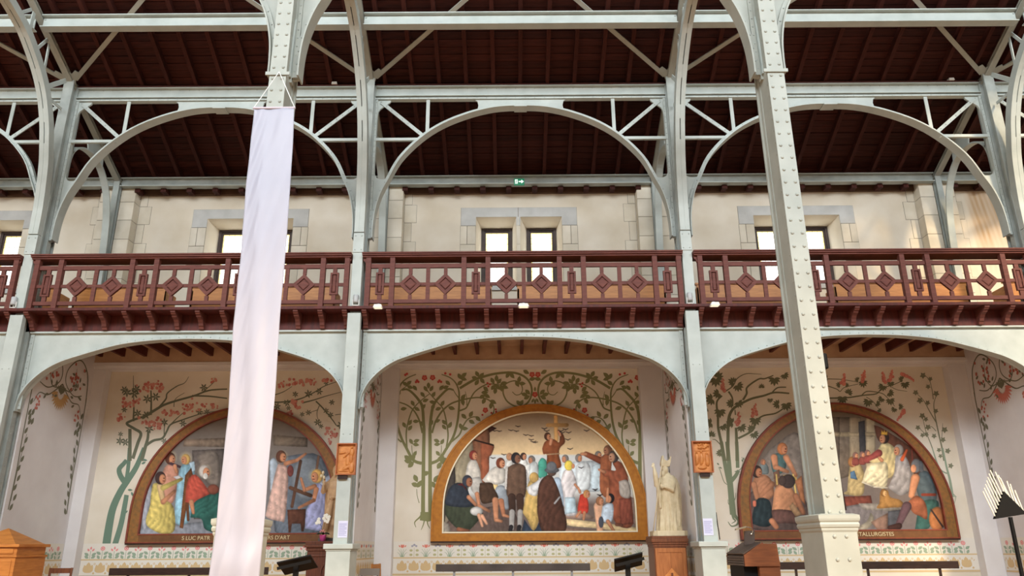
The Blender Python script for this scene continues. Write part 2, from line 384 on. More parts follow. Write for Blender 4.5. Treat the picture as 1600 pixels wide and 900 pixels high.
def arch_truss(name, xc, half, Y, label, group, mt=STEEL):
    t = thing(name, label, 'iron arch', (xc, Y, 6.94), group)
    k = (half-0.10)/3.0
    cv = [(xc+u*k, z) for u, z in both(curve2(UA))]
    m = MB(); band(m, cv, Y-.11, Y+.11, 0.0, 0.022); band(m, cv, Y-.035, Y+.035, 0.02, 0.075); m.build('arch_flange', mt, t)
    X = lambda u: xc + u*k
    m = MB()
    band(m, cv, Y-.055, Y-.035, 0.02, 0.075); m.build('arch_angle', mt, t)
    riv = MB()
    P = spline([(u, 0, z) for u, z in cv], 1); acc = 0
    for i in range(1, len(P)):
        acc += (P[i]-P[i-1]).length
        if acc > 0.17:
            acc = 0; d = (P[i]-P[i-1]).normalized(); q = P[i] + Vector((-d.z,0,d.x))*0.05
            riv.rivet((q.x, Y-.055, q.z), (0,-1,0), 0.013)
    # crown plate
    top = [(-.96,10.07),(.96,10.07),(.89,10.02),(.87,9.93),(.885,9.85),(.93,9.79)]
    bot = [(u, z+.04) for u, z in both(curve2(UA[:4])) if abs(u) < 0.92]
    m = MB(); m.prism([(X(u), z) for u, z in top] + [(X(u), z) for u, z in reversed(bot)] + [(X(u), z) for u, z in ((-.93,9.79),(-.885,9.85),(-.87,9.93),(-.89,10.02))], Y-.02, Y+.02)
    m.box(X(-.13), X(.13), Y-.12, Y+.12, 9.845, 9.872)
    m.build('crown_plate', mt, t)
    for s in (-1, 1):
        m = MB()
        foot = [(u, z) for u, z in curve2(UA) if z < 8.3]
        poly = [(u+.02, z) for u, z in foot] + [(2.995,6.94),(2.995,8.5),(2.95,8.5),(2.935,8.36),(2.90,8.285),(2.84,8.25),(2.76,8.245),(2.70,8.265)]
        m.prism([(X(s*u), z) for u, z in poly], Y-.02, Y+.02); m.build('foot_gusset', mt, t)
        m = MB(); poly = [(2.995,10.08),(2.70,10.08),(2.685,10.05),(2.70,10.01),(2.76,9.96),(2.84,9.90),(2.90,9.85),(2.935,9.78),(2.945,9.62),(2.995,9.62)]
        m.prism([(X(s*u), z) for u, z in poly], Y-.02, Y+.02); m.build('corner_gusset', mt, t)
        m = MB()
        a, b = Vector((X(s*2.88), Y-.028, 10.01)), Vector((X(s*1.97), Y-.028, 9.20))
        m.bar(a, b, 0.075, 0.02, (0,1,0)); m.build('diagonal_strut', mt, t)
        for q in range(9): p = a.lerp(b, q/8); riv.rivet((p.x, Y-.04, p.z), (0,-1,0), 0.013)
        MB().box(X(s*1.91)-.036, X(s*1.91)+.036, Y-.035, Y-.02, 9.26, 10.07).build('vertical_strut', mt, t)
        x0, x1 = sorted((X(s*2.96), X(s*2.04))); MB().box(x0, x1, Y-.06, Y+.0, 9.10, 9.16).build('horizontal_strut', mt, t)
        x0, x1 = sorted((X(s*2.945), X(s*2.995))); MB().box(x0, x1, Y-.05, Y+.05, 6.96, 10.08).build('edge_angle', mt, t)
        for q in range(24): riv.rivet((X(s*2.97), Y-.05, 7.05+q*.128), (0,-1,0), 0.012)
    m = MB(); h = half-.10
    m.box(xc-h, xc+h, Y-.012, Y+.012, 10.14, 10.37); m.box(xc-h, xc+h, Y-.085, Y+.085, 10.355, 10.372); m.box(xc-h, xc+h, Y-.085, Y+.085, 10.13, 10.147)
    m.build('top_beam', mt, t)
    MB().box(xc-h, xc+h, Y-.06, Y+.06, 10.065, 10.10).build('lower_chord', mt, t)
    MB().box(xc-h, xc+h, Y-.09, Y+.09, 10.374, 10.405).build('timber_plate', RAFTW, t)
    q = xc-h+.1
    while q < xc+h-.05: riv.rivet((q, Y-.012, 10.335), (0,-1,0), 0.011); riv.rivet((q, Y-.06, 10.083), (0,-1,0), .01); q += .2
    riv.build('rivets', STEELD, t, kind='stuff')
    return t
def lower_arch(xc, half, label, group):
    Y = Y1; t = thing('spandrel_arch', label, 'iron arch', (xc, Y, 3.62), group)
    k = (half-0.12)/2.985
    cv = [(xc+u*k, z) for u, z in both(curve2(LA))]
    h = half-.125
    poly = [(xc-h, 5.11)] + [(xc-h, 3.66)] + cv[1:-1] + [(xc+h, 3.66), (xc+h, 5.11)]
    MB().prism(poly, Y-.01, Y+.01).build('spandrel_plate', STEEL, t)
    m = MB(); band(m, cv, Y-.10, Y+.10, 0, .02); m.build('soffit_flange', STEEL, t)
    m = MB(); band(m, cv, Y-.024, Y-.01, .02, .085); m.build('edge_angle', STEEL, t)
    m = MB(); m.box(xc-h, xc+h, Y-.07, Y+.07, 5.09, 5.12); m.build('top_angle', STEEL, t)
    riv = MB(); P = [Vector((u,0,z)) for u,z in cv]; acc = 0
    PP = spline([tuple(p) for p in P], 3)
    for i in range(1, len(PP)):
        acc += (PP[i]-PP[i-1]).length
        if acc > .125:
            acc = 0; d = (PP[i]-PP[i-1]).normalized(); q = PP[i] + Vector((-d.z,0,d.x))*.055
            riv.rivet((q.x, Y-.024, q.z), (0,-1,0), .012)
    for s in (-1, 1):
        x0, x1 = sorted((xc+s*h, xc+s*(h-.07))); MB().box(x0, x1, Y-.03, Y-.01, 3.68, 5.09).build('side_angle', STEEL, t)
        for q in range(12): riv.rivet((xc+s*(h-.035), Y-.03, 3.75+q*.115), (0,-1,0), .013)
    riv.build('rivets', STEELD, t, kind='stuff'); return t
BN = ['the chapel beyond the honey wood cabinet', 'the chapel with the angels mural', 'the chapel with the preaching mural', 'the chapel with the crowned king mural', 'the chapel beyond the candle stand']
for i, (a, b) in enumerate(BAYS):
    xc, hf = (a+b)/2, (b-a)/2
    arch_truss('gallery_arch', xc, hf, Y1, 'grey riveted iron lattice arch over the gallery above ' + BN[i], 'lattice arches above the gallery')
    lower_arch(xc, hf, 'grey iron spandrel arch under the gallery fronting ' + BN[i], 'solid arches under the gallery')

CN = ['beside the honey wood cabinet', 'beside the potted orchid', 'beside the ivory bishop statue', 'beyond the candle stand']
def ribcurve():
    return [(13.56,6.96),(13.55,7.45),(13.51,7.9),(13.44,8.4),(13.33,8.8),(13.20,9.2),(12.95,9.68),(12.62,10.06),(12.14,10.43),(11.81,10.59),(11.4,10.72),(11.02,10.76)]
rc = ribcurve(); rc = rc + [(22.04-y, z) for y, z in reversed(rc[:-1])]
RC = [Vector((0, p.x, p.y)) for p in spline(rc, 4)]
def rib_part(mb, x0, x1, i0, i1, t=0.085):
    P = RC[i0:i1]; n = len(P); A = []; B = []
    for i, p in enumerate(P):
        d = (P[min(i+1,n-1)]-P[max(i-1,0)]).normalized(); nr = Vector((0, -d.z, d.y))
        A.append(Vector(((x1-x0)/2,0,0))); B.append(nr*t)
    mb.sweep([p+Vector(((x0+x1)/2,0,0)) for p in P], A, B)
for cx, cn in zip(COLX, CN):
    # ------------- gallery column
    t = thing('gallery_column', 'grey riveted iron gallery column standing ' + cn, 'column', (cx, 13.75, 0), 'iron columns along the gallery front')
    m = MB(); m.box(cx-.10, cx+.10, 13.61, 13.64, 0, 10.5); m.box(cx-.07, cx+.07, 13.64, 13.70, 0, 10.5); m.box(cx-.03, cx+.03, 13.70, 14.0, 0, 10.5)
    m.box(cx-.10, cx+.10, 13.80, 13.92, 0, 10.4); m.box(cx-.10, cx+.10, 14.0, 14.03, 0, 10.5)
    m.build('column_core', STEELD, t)
    MB().box(cx-.12, cx+.12, 13.50, 13.61, 1.2, 5.36).build('front_post', STEEL, t, bevel=.006)
    MB().box(cx-.093, cx+.093, 13.50, 13.61, 5.47, 6.95).build('upper_post', STEEL, t, bevel=.004)
    MB().box(cx-.10, cx+.10, 13.485, 13.50, 6.55, 6.93).build('splice_plate', STEEL, t)
    m = MB(); m.box(cx-.20, cx+.20, 13.40, 13.98, 0, 1.22); m.build('pedestal', STEEL, t, bevel=.01)
    m = MB(); m.box(cx-.215, cx+.215, 13.385, 14.0, 1.22, 1.25); m.box(cx-.245, cx+.245, 13.355, 14.03, 1.25, 1.335); m.build('pedestal_cap', STEEL, t, bevel=.012)
    r = MB()
    for z in np.arange(1.5, 10.3, .14):
        for s in (-1, 1):
            r.rivet((cx+s*.07, 13.67, z), (s,0,0), .013); r.rivet((cx+s*.10, 13.86, z+.07), (s,0,0), .013)
    for s in (-1, 1):
        for z in (6.6, 6.88): r.rivet((cx+s*.06, 13.485, z), (0,-1,0), .014)
        for z in (4.35, 3.15): r.rivet((cx+s*.06, 13.50, z), (0,-1,0), .012)
    r.build('rivets', STEELD, t, kind='stuff')
    # ------------- transverse rib and principal rafter
    t = thing('roof_rib', 'curved grey iron rib and rafter springing from the column ' + cn, 'iron rib', (cx, 13.55, 6.96), 'curved ribs across the aisle')
    n = len(RC)
    for s in (-1, 1):
        m = MB(); rib_part(m, cx+s*.009, cx+s*.093, 0, n); m.build('rib_channel', STEEL, t)
    for i0, i1 in ((0, 16), (20, 22), (26, 28), (32, 34), (38, 40), (44, 46), (50, 52)):
        m = MB(); rib_part(m, cx-.009, cx+.009, i0, i1+1, .08); m.build('filler_plate', STEEL, t)
    m = MB(); rib_part(m, cx-.02, cx+.02, 17, n, .03); m.build('rib_slot_shade', BLACK, t)  # black core gives the open slot between the channels its shade
    m = MB(); m.bar((cx, 16.15, roofz(16.15)-.10), (cx, 8.7, roofz(8.7)-.10), .13, .02, (0,0,1)); m.bar((cx, 16.15, roofz(16.15)-.02), (cx, 8.7, roofz(8.7)-.02), .13, .02, (0,0,1)); m.bar((cx, 16.15, roofz(16.15)-.06), (cx, 8.7, roofz(8.7)-.06), .02, .1, (0,0,1))
    m.build('principal_rafter', CREAM, t)
    for (ya, za), (yb, zb), w in (((12.96,9.85),(13.5,10.36),.09),((12.43,10.3),(12.72,10.78),.06),((12.82,10.02),(12.79,10.72),.05),((12.18,10.5),(12.2,11.0),.08),((13.08,9.70),(13.55,9.72),.06),((11.82,10.68),(12.11,11.0),.06)):
        MB().bar((cx, ya, za), (cx, yb, zb), w, .02, (1,0,0)).build('lattice_strut', STEEL, t)
    # ------------- wall post with small arch over the gallery
    t = thing('wall_post', 'grey iron wall post with arched bracket behind the column ' + cn, 'iron post', (cx, 16.05, 5.47), 'iron posts on the gallery wall')
    m = MB(); m.box(cx-.066, cx+.066, 15.98, 16.0, 5.47, 9.36); m.box(cx-.012, cx+.012, 16.0, 16.1, 5.47, 9.36); m.box(cx-.066, cx+.066, 16.10, 16.12, 5.47, 9.36)
    m.build('post', STEELD, t)
    gp = [Vector((0, p.x, p.y)) for p in spline([(15.94,6.3),(15.93,7.2),(15.88,7.9),(15.78,8.45),(15.60,8.9),(15.30,9.22),(14.98,9.36),(14.68,9.38),(14.38,9.30),(14.16,9.12),(14.06,8.85),(14.05,8.4)], 4)]
    A = []; B = []; nn = len(gp)
    for i, p in enumerate(gp):
        d = (gp[min(i+1,nn-1)]-gp[max(i-1,0)]).normalized(); A.append(Vector((.075,0,0))); B.append(Vector((0,-d.z,d.y))*.016)
    m = MB().sweep([p+Vector((cx,0,0)) for p in gp], A, B); m.build('bracket_arch', STEEL, t)
    m = MB(); m.prism([(15.32,9.24),(15.0,9.38),(14.68,9.40),(14.62,9.55),(14.75,9.66),(14.9,9.85),(15.25,9.70)], cx-.012, cx+.012, 'yz'); m.build('bracket_plate', STEEL, t)
# ---- purlins, eaves beams, wind braces
def onroof(px, py, d=-0.03):
    r = ray(px, py); # z = roofz(y)+d
    k = (10.41 + SL*Y1 + d - CAM.z)/(r.z + SL*r.y); return CAM + r*k
for i, (a, b) in enumerate(BAYS):
    a2, b2 = a+.08, b-.08
    t = thing('purlin', 'grey iron purlin carrying the roof boards high above ' + BN[i], 'beam', ((a+b)/2, 12.4, 10.78), 'iron roof purlins')
    MB().box(a2, b2, 12.39, 12.41, 10.79, 11.03).build('web', STEEL, t)
    MB().box(a2, b2, 12.31, 12.49, 11.03, 11.05).build('top_flange', STEEL, t)
    MB().box(a2, b2, 12.31, 12.49, 10.77, 10.79).build('bottom_flange', STEEL, t)
    m = MB()
    for x in (a2+.03, b2-.03):
        for z in (10.84, 10.98): m.rivet((x, 12.39, z), (0,-1,0), .02)
    m.build('bolts', STEELD, t, kind='stuff')
    t = thing('eaves_beam', 'grey iron eaves beam along the wall top above ' + BN[i], 'beam', ((a+b)/2, 16.05, 9.2), 'iron eaves beams')
    MB().box(a2, b2, 16.06, 16.08, 9.22, 9.40).build('web', STEELD, t)
    m = MB(); m.box(a2, b2, 15.98, 16.16, 9.40, 9.42); m.box(a2, b2, 15.98, 16.16, 9.20, 9.22); m.build('flanges', STEEL, t)
    m = MB()
    for q in range(10): m.box(a2+.3+q*.6, a2+.42+q*.6, 16.10, 16.3, 9.10, 9.19)
    m.build('rafter_tails', RAFTW, t, kind='stuff')
BO = ['beyond the cabinet', 'over the angels mural', 'over the preaching mural', 'over the king mural', 'beyond the candle stand']
hd = [((-2.95, 13.55), (682, 43)), ((2.95, 13.55), (945, 42))]
for i, (a, b) in enumerate(BAYS):
    for s, x0 in ((1, a+.12), (-1, b-.12)):
        if (i == 0 and s == 1) or (i == 4 and s == -1): continue
        p0 = Vector((x0, 13.62, roofz(13.62)-.05)); dx = 1.47*s*((b-a)/6.2)
        p1 = Vector((x0+dx*1.95, 13.62-1.15*1.95, roofz(13.62-1.15*1.95)-.05))
        t = MB().bar(p0, p1, .085, .03, (0, SL, 1)).build('wind_brace', CREAM, None, org=p0)
        tag(t, 'flat iron roof brace from the column %s, %s' % (CN[i-1 if s == 1 else i], BO[i]), 'iron brace', 'wind braces under the roof')
    # gusset between the two braces at each column head
for cx, cn in zip(COLX, CN):
    m = MB(); y = 13.62
    P = [(-.26,-.15),(-.20,-.20),(-.10,-.13),(-.07,-.16),(-.07,-.30),(.07,-.30),(.07,-.16),(.10,-.13),(.20,-.20),(.26,-.15),(.13,.0),(.08,.10),(-.08,.10),(-.13,.0)]
    vs = [(cx+u, y+v, roofz(y+v)-.075) for u, v in P]; n = len(vs)
    m.add(vs + [(x, yy, z+.015) for x, yy, z in vs], [tuple(range(n)), tuple(range(2*n-1, n-1, -1))] + [(k, (k+1)%n, (k+1)%n+n, k+n) for k in range(n)])
    o = m.build('gusset_plate', CREAM, None, org=(cx, y, 10.4)); tag(o, 'branching iron gusset plate at the head of the column ' + cn, 'gusset plate', 'gusset plates at the column heads')

# ---- nave columns and nave arches
NL = ['cream riveted iron nave column out in front beyond the honey wood cabinet', 'riveted iron nave column with a white satin banner hanging on it', 'cream riveted iron nave column with sunlit pedestal beside the wooden ambo', 'cream riveted iron nave column out in front beyond the candle stand']
for cx, lb in zip(COLX, NL):
    t = thing('nave_column', lb, 'column', (cx, 8.48, 0), 'nave columns')
    MB().box(cx-.105, cx+.105, 8.205, 8.235, 1.5, 12.2).build('front_plate', CREAM, t, bevel=.003)
    MB().box(cx-.105, cx+.105, 8.65, 8.68, 1.5, 12.2).build('rear_plate', CREAM, t, bevel=.003)
    m = MB(); m.box(cx-.082, cx+.082, 8.235, 8.31, 1.5, 12.2); m.box(cx-.07, cx+.07, 8.31, 8.58, 1.5, 12.2); m.box(cx-.082, cx+.082, 8.58, 8.65, 1.5, 12.2); m.box(cx-.10, cx+.10, 8.44, 8.52, 6.9, 12.2)
    m.build('column_core', CREAM, t)
    MB().box(cx-.15, cx+.15, 8.185, 8.205, 6.84, 6.885).build('cover_strap', CREAM, t)
    r = MB(); r2 = MB()
    for z in np.arange(1.58, 12, .163):
        for s in (-1, 1):
            r.rivet((cx+s*.058, 8.205, z), (0,-1,0), .021)
            r2.rivet((cx+s*.082, 8.275, z+.08), (s,0,0), .019)
    r.build('face_rivets', CREAM, t, kind='stuff', smooth=False); r2.build('side_rivets', CREAM, t, kind='stuff')
    po = -.03 if cx > 0 else .07
    MB().box(cx+po-.175, cx+po+.175, 8.08, 8.70, 0, 1.40).build('pedestal', CREAM, t, bevel=.006)
    m = MB(); pr = [(.175,1.38),(.185,1.40),(.185,1.42),(.195,1.43),(.20,1.455),(.192,1.475),(.203,1.49),(.208,1.51),(.208,1.545),(.16,1.56)]
    vs = []
    for d, z in pr: vs += [(cx+po-d, 8.39-.31-(d-.175), z), (cx+po+d, 8.39-.31-(d-.175), z), (cx+po+d, 8.39+.31+(d-.175), z), (cx+po-d, 8.39+.31+(d-.175), z)]
    n = len(pr); m.add(vs, [(3,2,1,0), (4*n-4,4*n-3,4*n-2,4*n-1)] + [(4*i+k, 4*i+(k+1)%4, 4*i+4+(k+1)%4, 4*i+4+k) for i in range(n-1) for k in range(4)])
    m.build('pedestal_cap', CREAM, t)
    r = MB()
    for z in (1.34, 1.12, .93, .72, .5, .28):
        for s in (-1, 1): r.rivet((cx+po+s*.06, 8.08, z), (0,-1,0), .021)
    r.build('pedestal_rivets', CREAM, t, kind='stuff')
for i in (1, 2, 3):
    a, b = BAYS[i]
    arch_truss('nave_arch', (a+b)/2, (b-a)/2, Y0, 'nave-side iron lattice arch before ' + BN[i], 'nave arches', CREAM)
# ================================================================ GALLERY WOODWORK
cm = MB().prism([(-.14,.15),(.20,.15),(.20,-.14),(.14,-.14),(.125,-.10),(.10,-.085),(.085,-.04),(.03,0.02),(-.03,.045),(-.05,.05),(-.06,.075),(-.10,.085),(-.12,.11),(-.14,.115)], -.043, .043, 'yz').mesh('corbel'); cm.materials.append(REDWOOD)
for i, (a, b) in enumerate(BAYS):
    for k in range(14):
        x = a+.18+(b-a-.36)*k/13
        if -12.6 < x < 12.6: share('corbel', cm, gf, (x, 13.60, 5.27))
def frame_panel(t, nm, cx, cz, hw, hh, y, rot):   # frame with a sunk groove round a raised field
    ca, sa = math.cos(rot), math.sin(rot)
    def q(u, v, yy): return (cx+u*ca-v*sa, yy, cz+u*sa+v*ca)
    def rings(lv):
        vs = []
        for w, h, yy in lv: vs += [q(-w,-h,yy), q(w,-h,yy), q(w,h,yy), q(-w,h,yy)]
        n = len(lv); return MB().add(vs, [(0,1,2,3), (4*n-4,4*n-1,4*n-2,4*n-3)] + [(4*i+k, 4*i+4+k, 4*i+4+(k+1)%4, 4*i+(k+1)%4) for i in range(n-1) for k in range(4)])
    e = .058 if rot else .034
    o = rings([(hw,hh,y),(hw,hh,y-.05),(hw-e,hh-e,y-.05),(hw-e,hh-e,y-.018)]).build(nm, REDWOOD, t)
    e += .014
    rings([(hw-e,hh-e,y-.019),(hw-e,hh-e,y-.042),(hw-e-.012,hh-e-.012,y-.05)]).build('raised_field', REDWOOD, o)
YR = 13.50
for i, (a, b) in enumerate(BAYS):
    x0, x1 = a+.22, b-.22; L = x1-x0
    t = thing('balustrade', 'stained wood gallery balustrade with diamond panels above ' + BN[i], 'balustrade', ((a+b)/2, YR, 5.47), 'gallery balustrades')
    m = MB(); m.box(a+.10, b-.10, YR-.10, YR+.30, 6.455, 6.485); m.box(a+.10, b-.10, YR-.12, YR+.30, 6.485, 6.515); m.box(a+.11, b-.11, YR-.07, YR+.28, 6.425, 6.455); m.build('handrail', REDWOOD, t, bevel=.006)
    MB().box(x0, x1, YR-.025, YR+.025, 6.225, 6.305).build('upper_rail', REDWOOD, t)
    MB().box(x0, x1, YR-.017, YR+.017, 5.875, 5.935).build('middle_rail', REDWOOD, t)
    MB().box(x0, x1, YR-.025, YR+.025, 5.535, 5.605).build('lower_rail', REDWOOD, t)
    wr = L*110/1411; wd = L*327/1411
    xs = [x0]; seg = []
    for k in range(7):
        w = wr if k % 2 == 0 else wd; seg.append((xs[-1], xs[-1]+w, 'r' if k % 2 == 0 else 'd')); xs.append(xs[-1]+w)
    pm = MB().box(-.045, .045, -.055, .04, 0, .985).mesh('post'); pm.materials.append(REDWOOD)
    for x in xs: share('post', pm, t, (x, YR, 5.445))
    for xa, xb, kd in seg:
        if kd == 'r':
            xc = (xa+xb)/2
            frame_panel(t, 'rectangular_panel', xc, 5.92, .078, .215, YR+.02, 0)
            for za, zb in ((6.135, 6.225), (5.605, 5.705)): MB().box(xc-.038, xc+.038, YR-.02, YR+.02, za, zb).build('stub', REDWOOD, t)
        else:
            MB().box((xa+xb)/2-.037, (xa+xb)/2+.037, YR-.02, YR+.02, 5.605, 6.225).build('stile', REDWOOD, t)
            for xc in (xa+(xb-xa)*.255, xb-(xb-xa)*.255):
                frame_panel(t, 'diamond_panel', xc, 5.905, .148, .148, YR+.02, math.pi/4)
                for za, zb in ((6.10, 6.225), (5.605, 5.70)): MB().box(xc-.033, xc+.033, YR-.02, YR+.02, za, zb).build('stub', REDWOOD, t)
    for s, xe in ((-1, x0), (1, x1)):   # scrolled brackets at the ends
        m = MB(); m.prism([(xe, 6.42), (xe+s*.11, 6.42), (xe+s*.10, 6.37), (xe+s*.07, 6.35), (xe+s*.06, 6.31), (xe+s*.03, 6.29), (xe, 6.25)], YR-.02, YR+.02); m.build('end_bracket', REDWOOD, t)
# pews on the gallery
def pew(pa, pb, why):
    x0 = atY(pa, 455, 15.0).x; x1 = atY(pb, 455, 15.0).x
    t = thing('gallery_pew', 'honey wood gallery pew ' + why, 'pew', ((x0+x1)/2, 15.1, 5.47), 'pews on the gallery')
    MB().box(x0, x1, 14.97, 15.0, 5.72, 6.36).build('backrest', HONEY, t, bevel=.006)
    MB().box(x0-.02, x1+.02, 14.95, 15.03, 6.36, 6.40).build('top_rail', HONEY, t)
    MB().box(x0, x1, 15.0, 15.40, 5.88, 5.92).build('seat', HONEY, t)
    for x in (x0, x1-.04): MB().box(x, x+.04, 14.97, 15.42, 5.47, 6.30).build('pew_end', HONEY, t)
    m = MB(); m.box(x0+.04, x1-.04, 15.002, 15.02, 5.47, 5.72); m.build('kick_board', OAK, t)
for a_, b_, w_ in ((45, 92, 'beyond the honey wood cabinet'), (118, 262, 'above the angel playing the violin'), (300, 525, 'behind the hanging banner'), (575, 768, 'above the seated old woman of the preaching mural'), (808, 1040, 'above the friars of the preaching mural'), (1088, 1225, 'beside the sunlit nave column'), (1303, 1512, 'above the crowned king'), (1570, 1680, 'above the candle stand')):
    pew(a_, b_, w_)
# ================================================================ WALL STENCILS
def soft(c): return tuple(v*.80+w*.20 for v, w in zip(c, (226,218,206)))     # thin distemper over pale plaster
class Deco:
    def __init__(s, fn): s.m = MB(); s.fn = fn; s.k = 0
    def poly(s, pts, col, lay=0):
        c = lin(soft(col)); n = len(pts); s.k += 1
        e = lay*0.0012 + (s.k % 40)*0.00002
        s.m.add([s.fn(a, b, e) for a, b in pts], [tuple(range(n))], c)
    def stem(s, pts, w0, w1, col, lay=0, n=6):
        P = spline([(x, y) for x, y in pts], n); m = len(P); c = lin(soft(col)); L = []; Rr = []; s.k += 1
        e = lay*0.0012 + (s.k % 40)*0.00002
        for i, p in enumerate(P):
            d = (P[min(i+1,m-1)]-P[max(i-1,0)]); d = d.normalized() if d.length > 1e-6 else Vector((1,0,0))
            w = (w0+(w1-w0)*i/(m-1))/2; nx, ny = -d.y*w, d.x*w
            L.append((p.x+nx, p.y+ny)); Rr.append((p.x-nx, p.y-ny))
        s.m.add([s.fn(*q, e) for q in L] + [s.fn(*q, e) for q in Rr], [(i, i+1, m+i+1, m+i) for i in range(m-1)], c)
    def leaf(s, x, y, ang, ln, col, wd=0.5, lay=1):
        t = math.radians(ang); ca, sa = math.cos(t), math.sin(t)
        sh = [(-.5,0),(-.3,.32),(-.05,.46),(.2,.34),(.5,0),(.2,-.34),(-.05,-.46),(-.3,-.32)]
        s.poly([(x+ln*(u*ca-v*wd*sa), y+ln*(u*sa+v*wd*ca)) for u, v in sh], col, lay)
    def blob(s, x, y, r, col, lay=1, n=9, ry=None):
        s.poly([(x+r*math.cos(2*math.pi*k/n), y+(ry or r)*math.sin(2*math.pi*k/n)) for k in range(n)], col, lay)
    def rose(s, x, y, r, col, mid, lay=2):
        for k in range(5): s.blob(x+r*.55*math.cos(k*1.257+.3), y+r*.55*math.sin(k*1.257+.3), r*.48, col, lay, 8)
        s.blob(x, y, r*.45, mid, lay+1, 7); s.blob(x, y, r*.2, col, lay+2, 6)
    def fan(s, x, y, ang, r, col, n=7, spread=150, lay=1, wd=.42):   # palmate leaf
        for k in range(n):
            a = ang - spread/2 + spread*k/(n-1); t = math.radians(a); l = r*(1-.25*abs(k-(n-1)/2)/((n-1)/2))
            s.leaf(x+math.cos(t)*l*.55, y+math.sin(t)*l*.55, a, l, col, wd, lay)
    def star(s, x, y, r, ang, col, n=5, lay=1):
        for k in range(n):
            a = ang + 360*k/n; t = math.radians(a); s.leaf(x+math.cos(t)*r*.55, y+math.sin(t)*r*.55, a, r, col, .4, lay)
    def done(s, name, parent):
        o = s.m.build(name, DECO, parent); o['kind'] = 'stuff'; return o
def backwall(a, b, e): return tuple(atY(a, b, Y2-.003-e))
def sidewall(X, sgn): return lambda a, b, e: tuple(atX(a, b, X+sgn*(.003+e)))
def backm(a, b, e): return (a, Y2-.003-e, b)          # metres on the back wall
def sidem(X, sgn): return lambda a, b, e: (X+sgn*(.003+e), a, b)
OLIVE = (112,114,66); RED = (186,52,44); PINK = (206,128,114); DKG = (84,92,72); TRUNKG = (100,124,104); TAN = (204,172,120); BORD = (132,156,132); ROSEP = (222,128,128); WHT = (226,222,212)
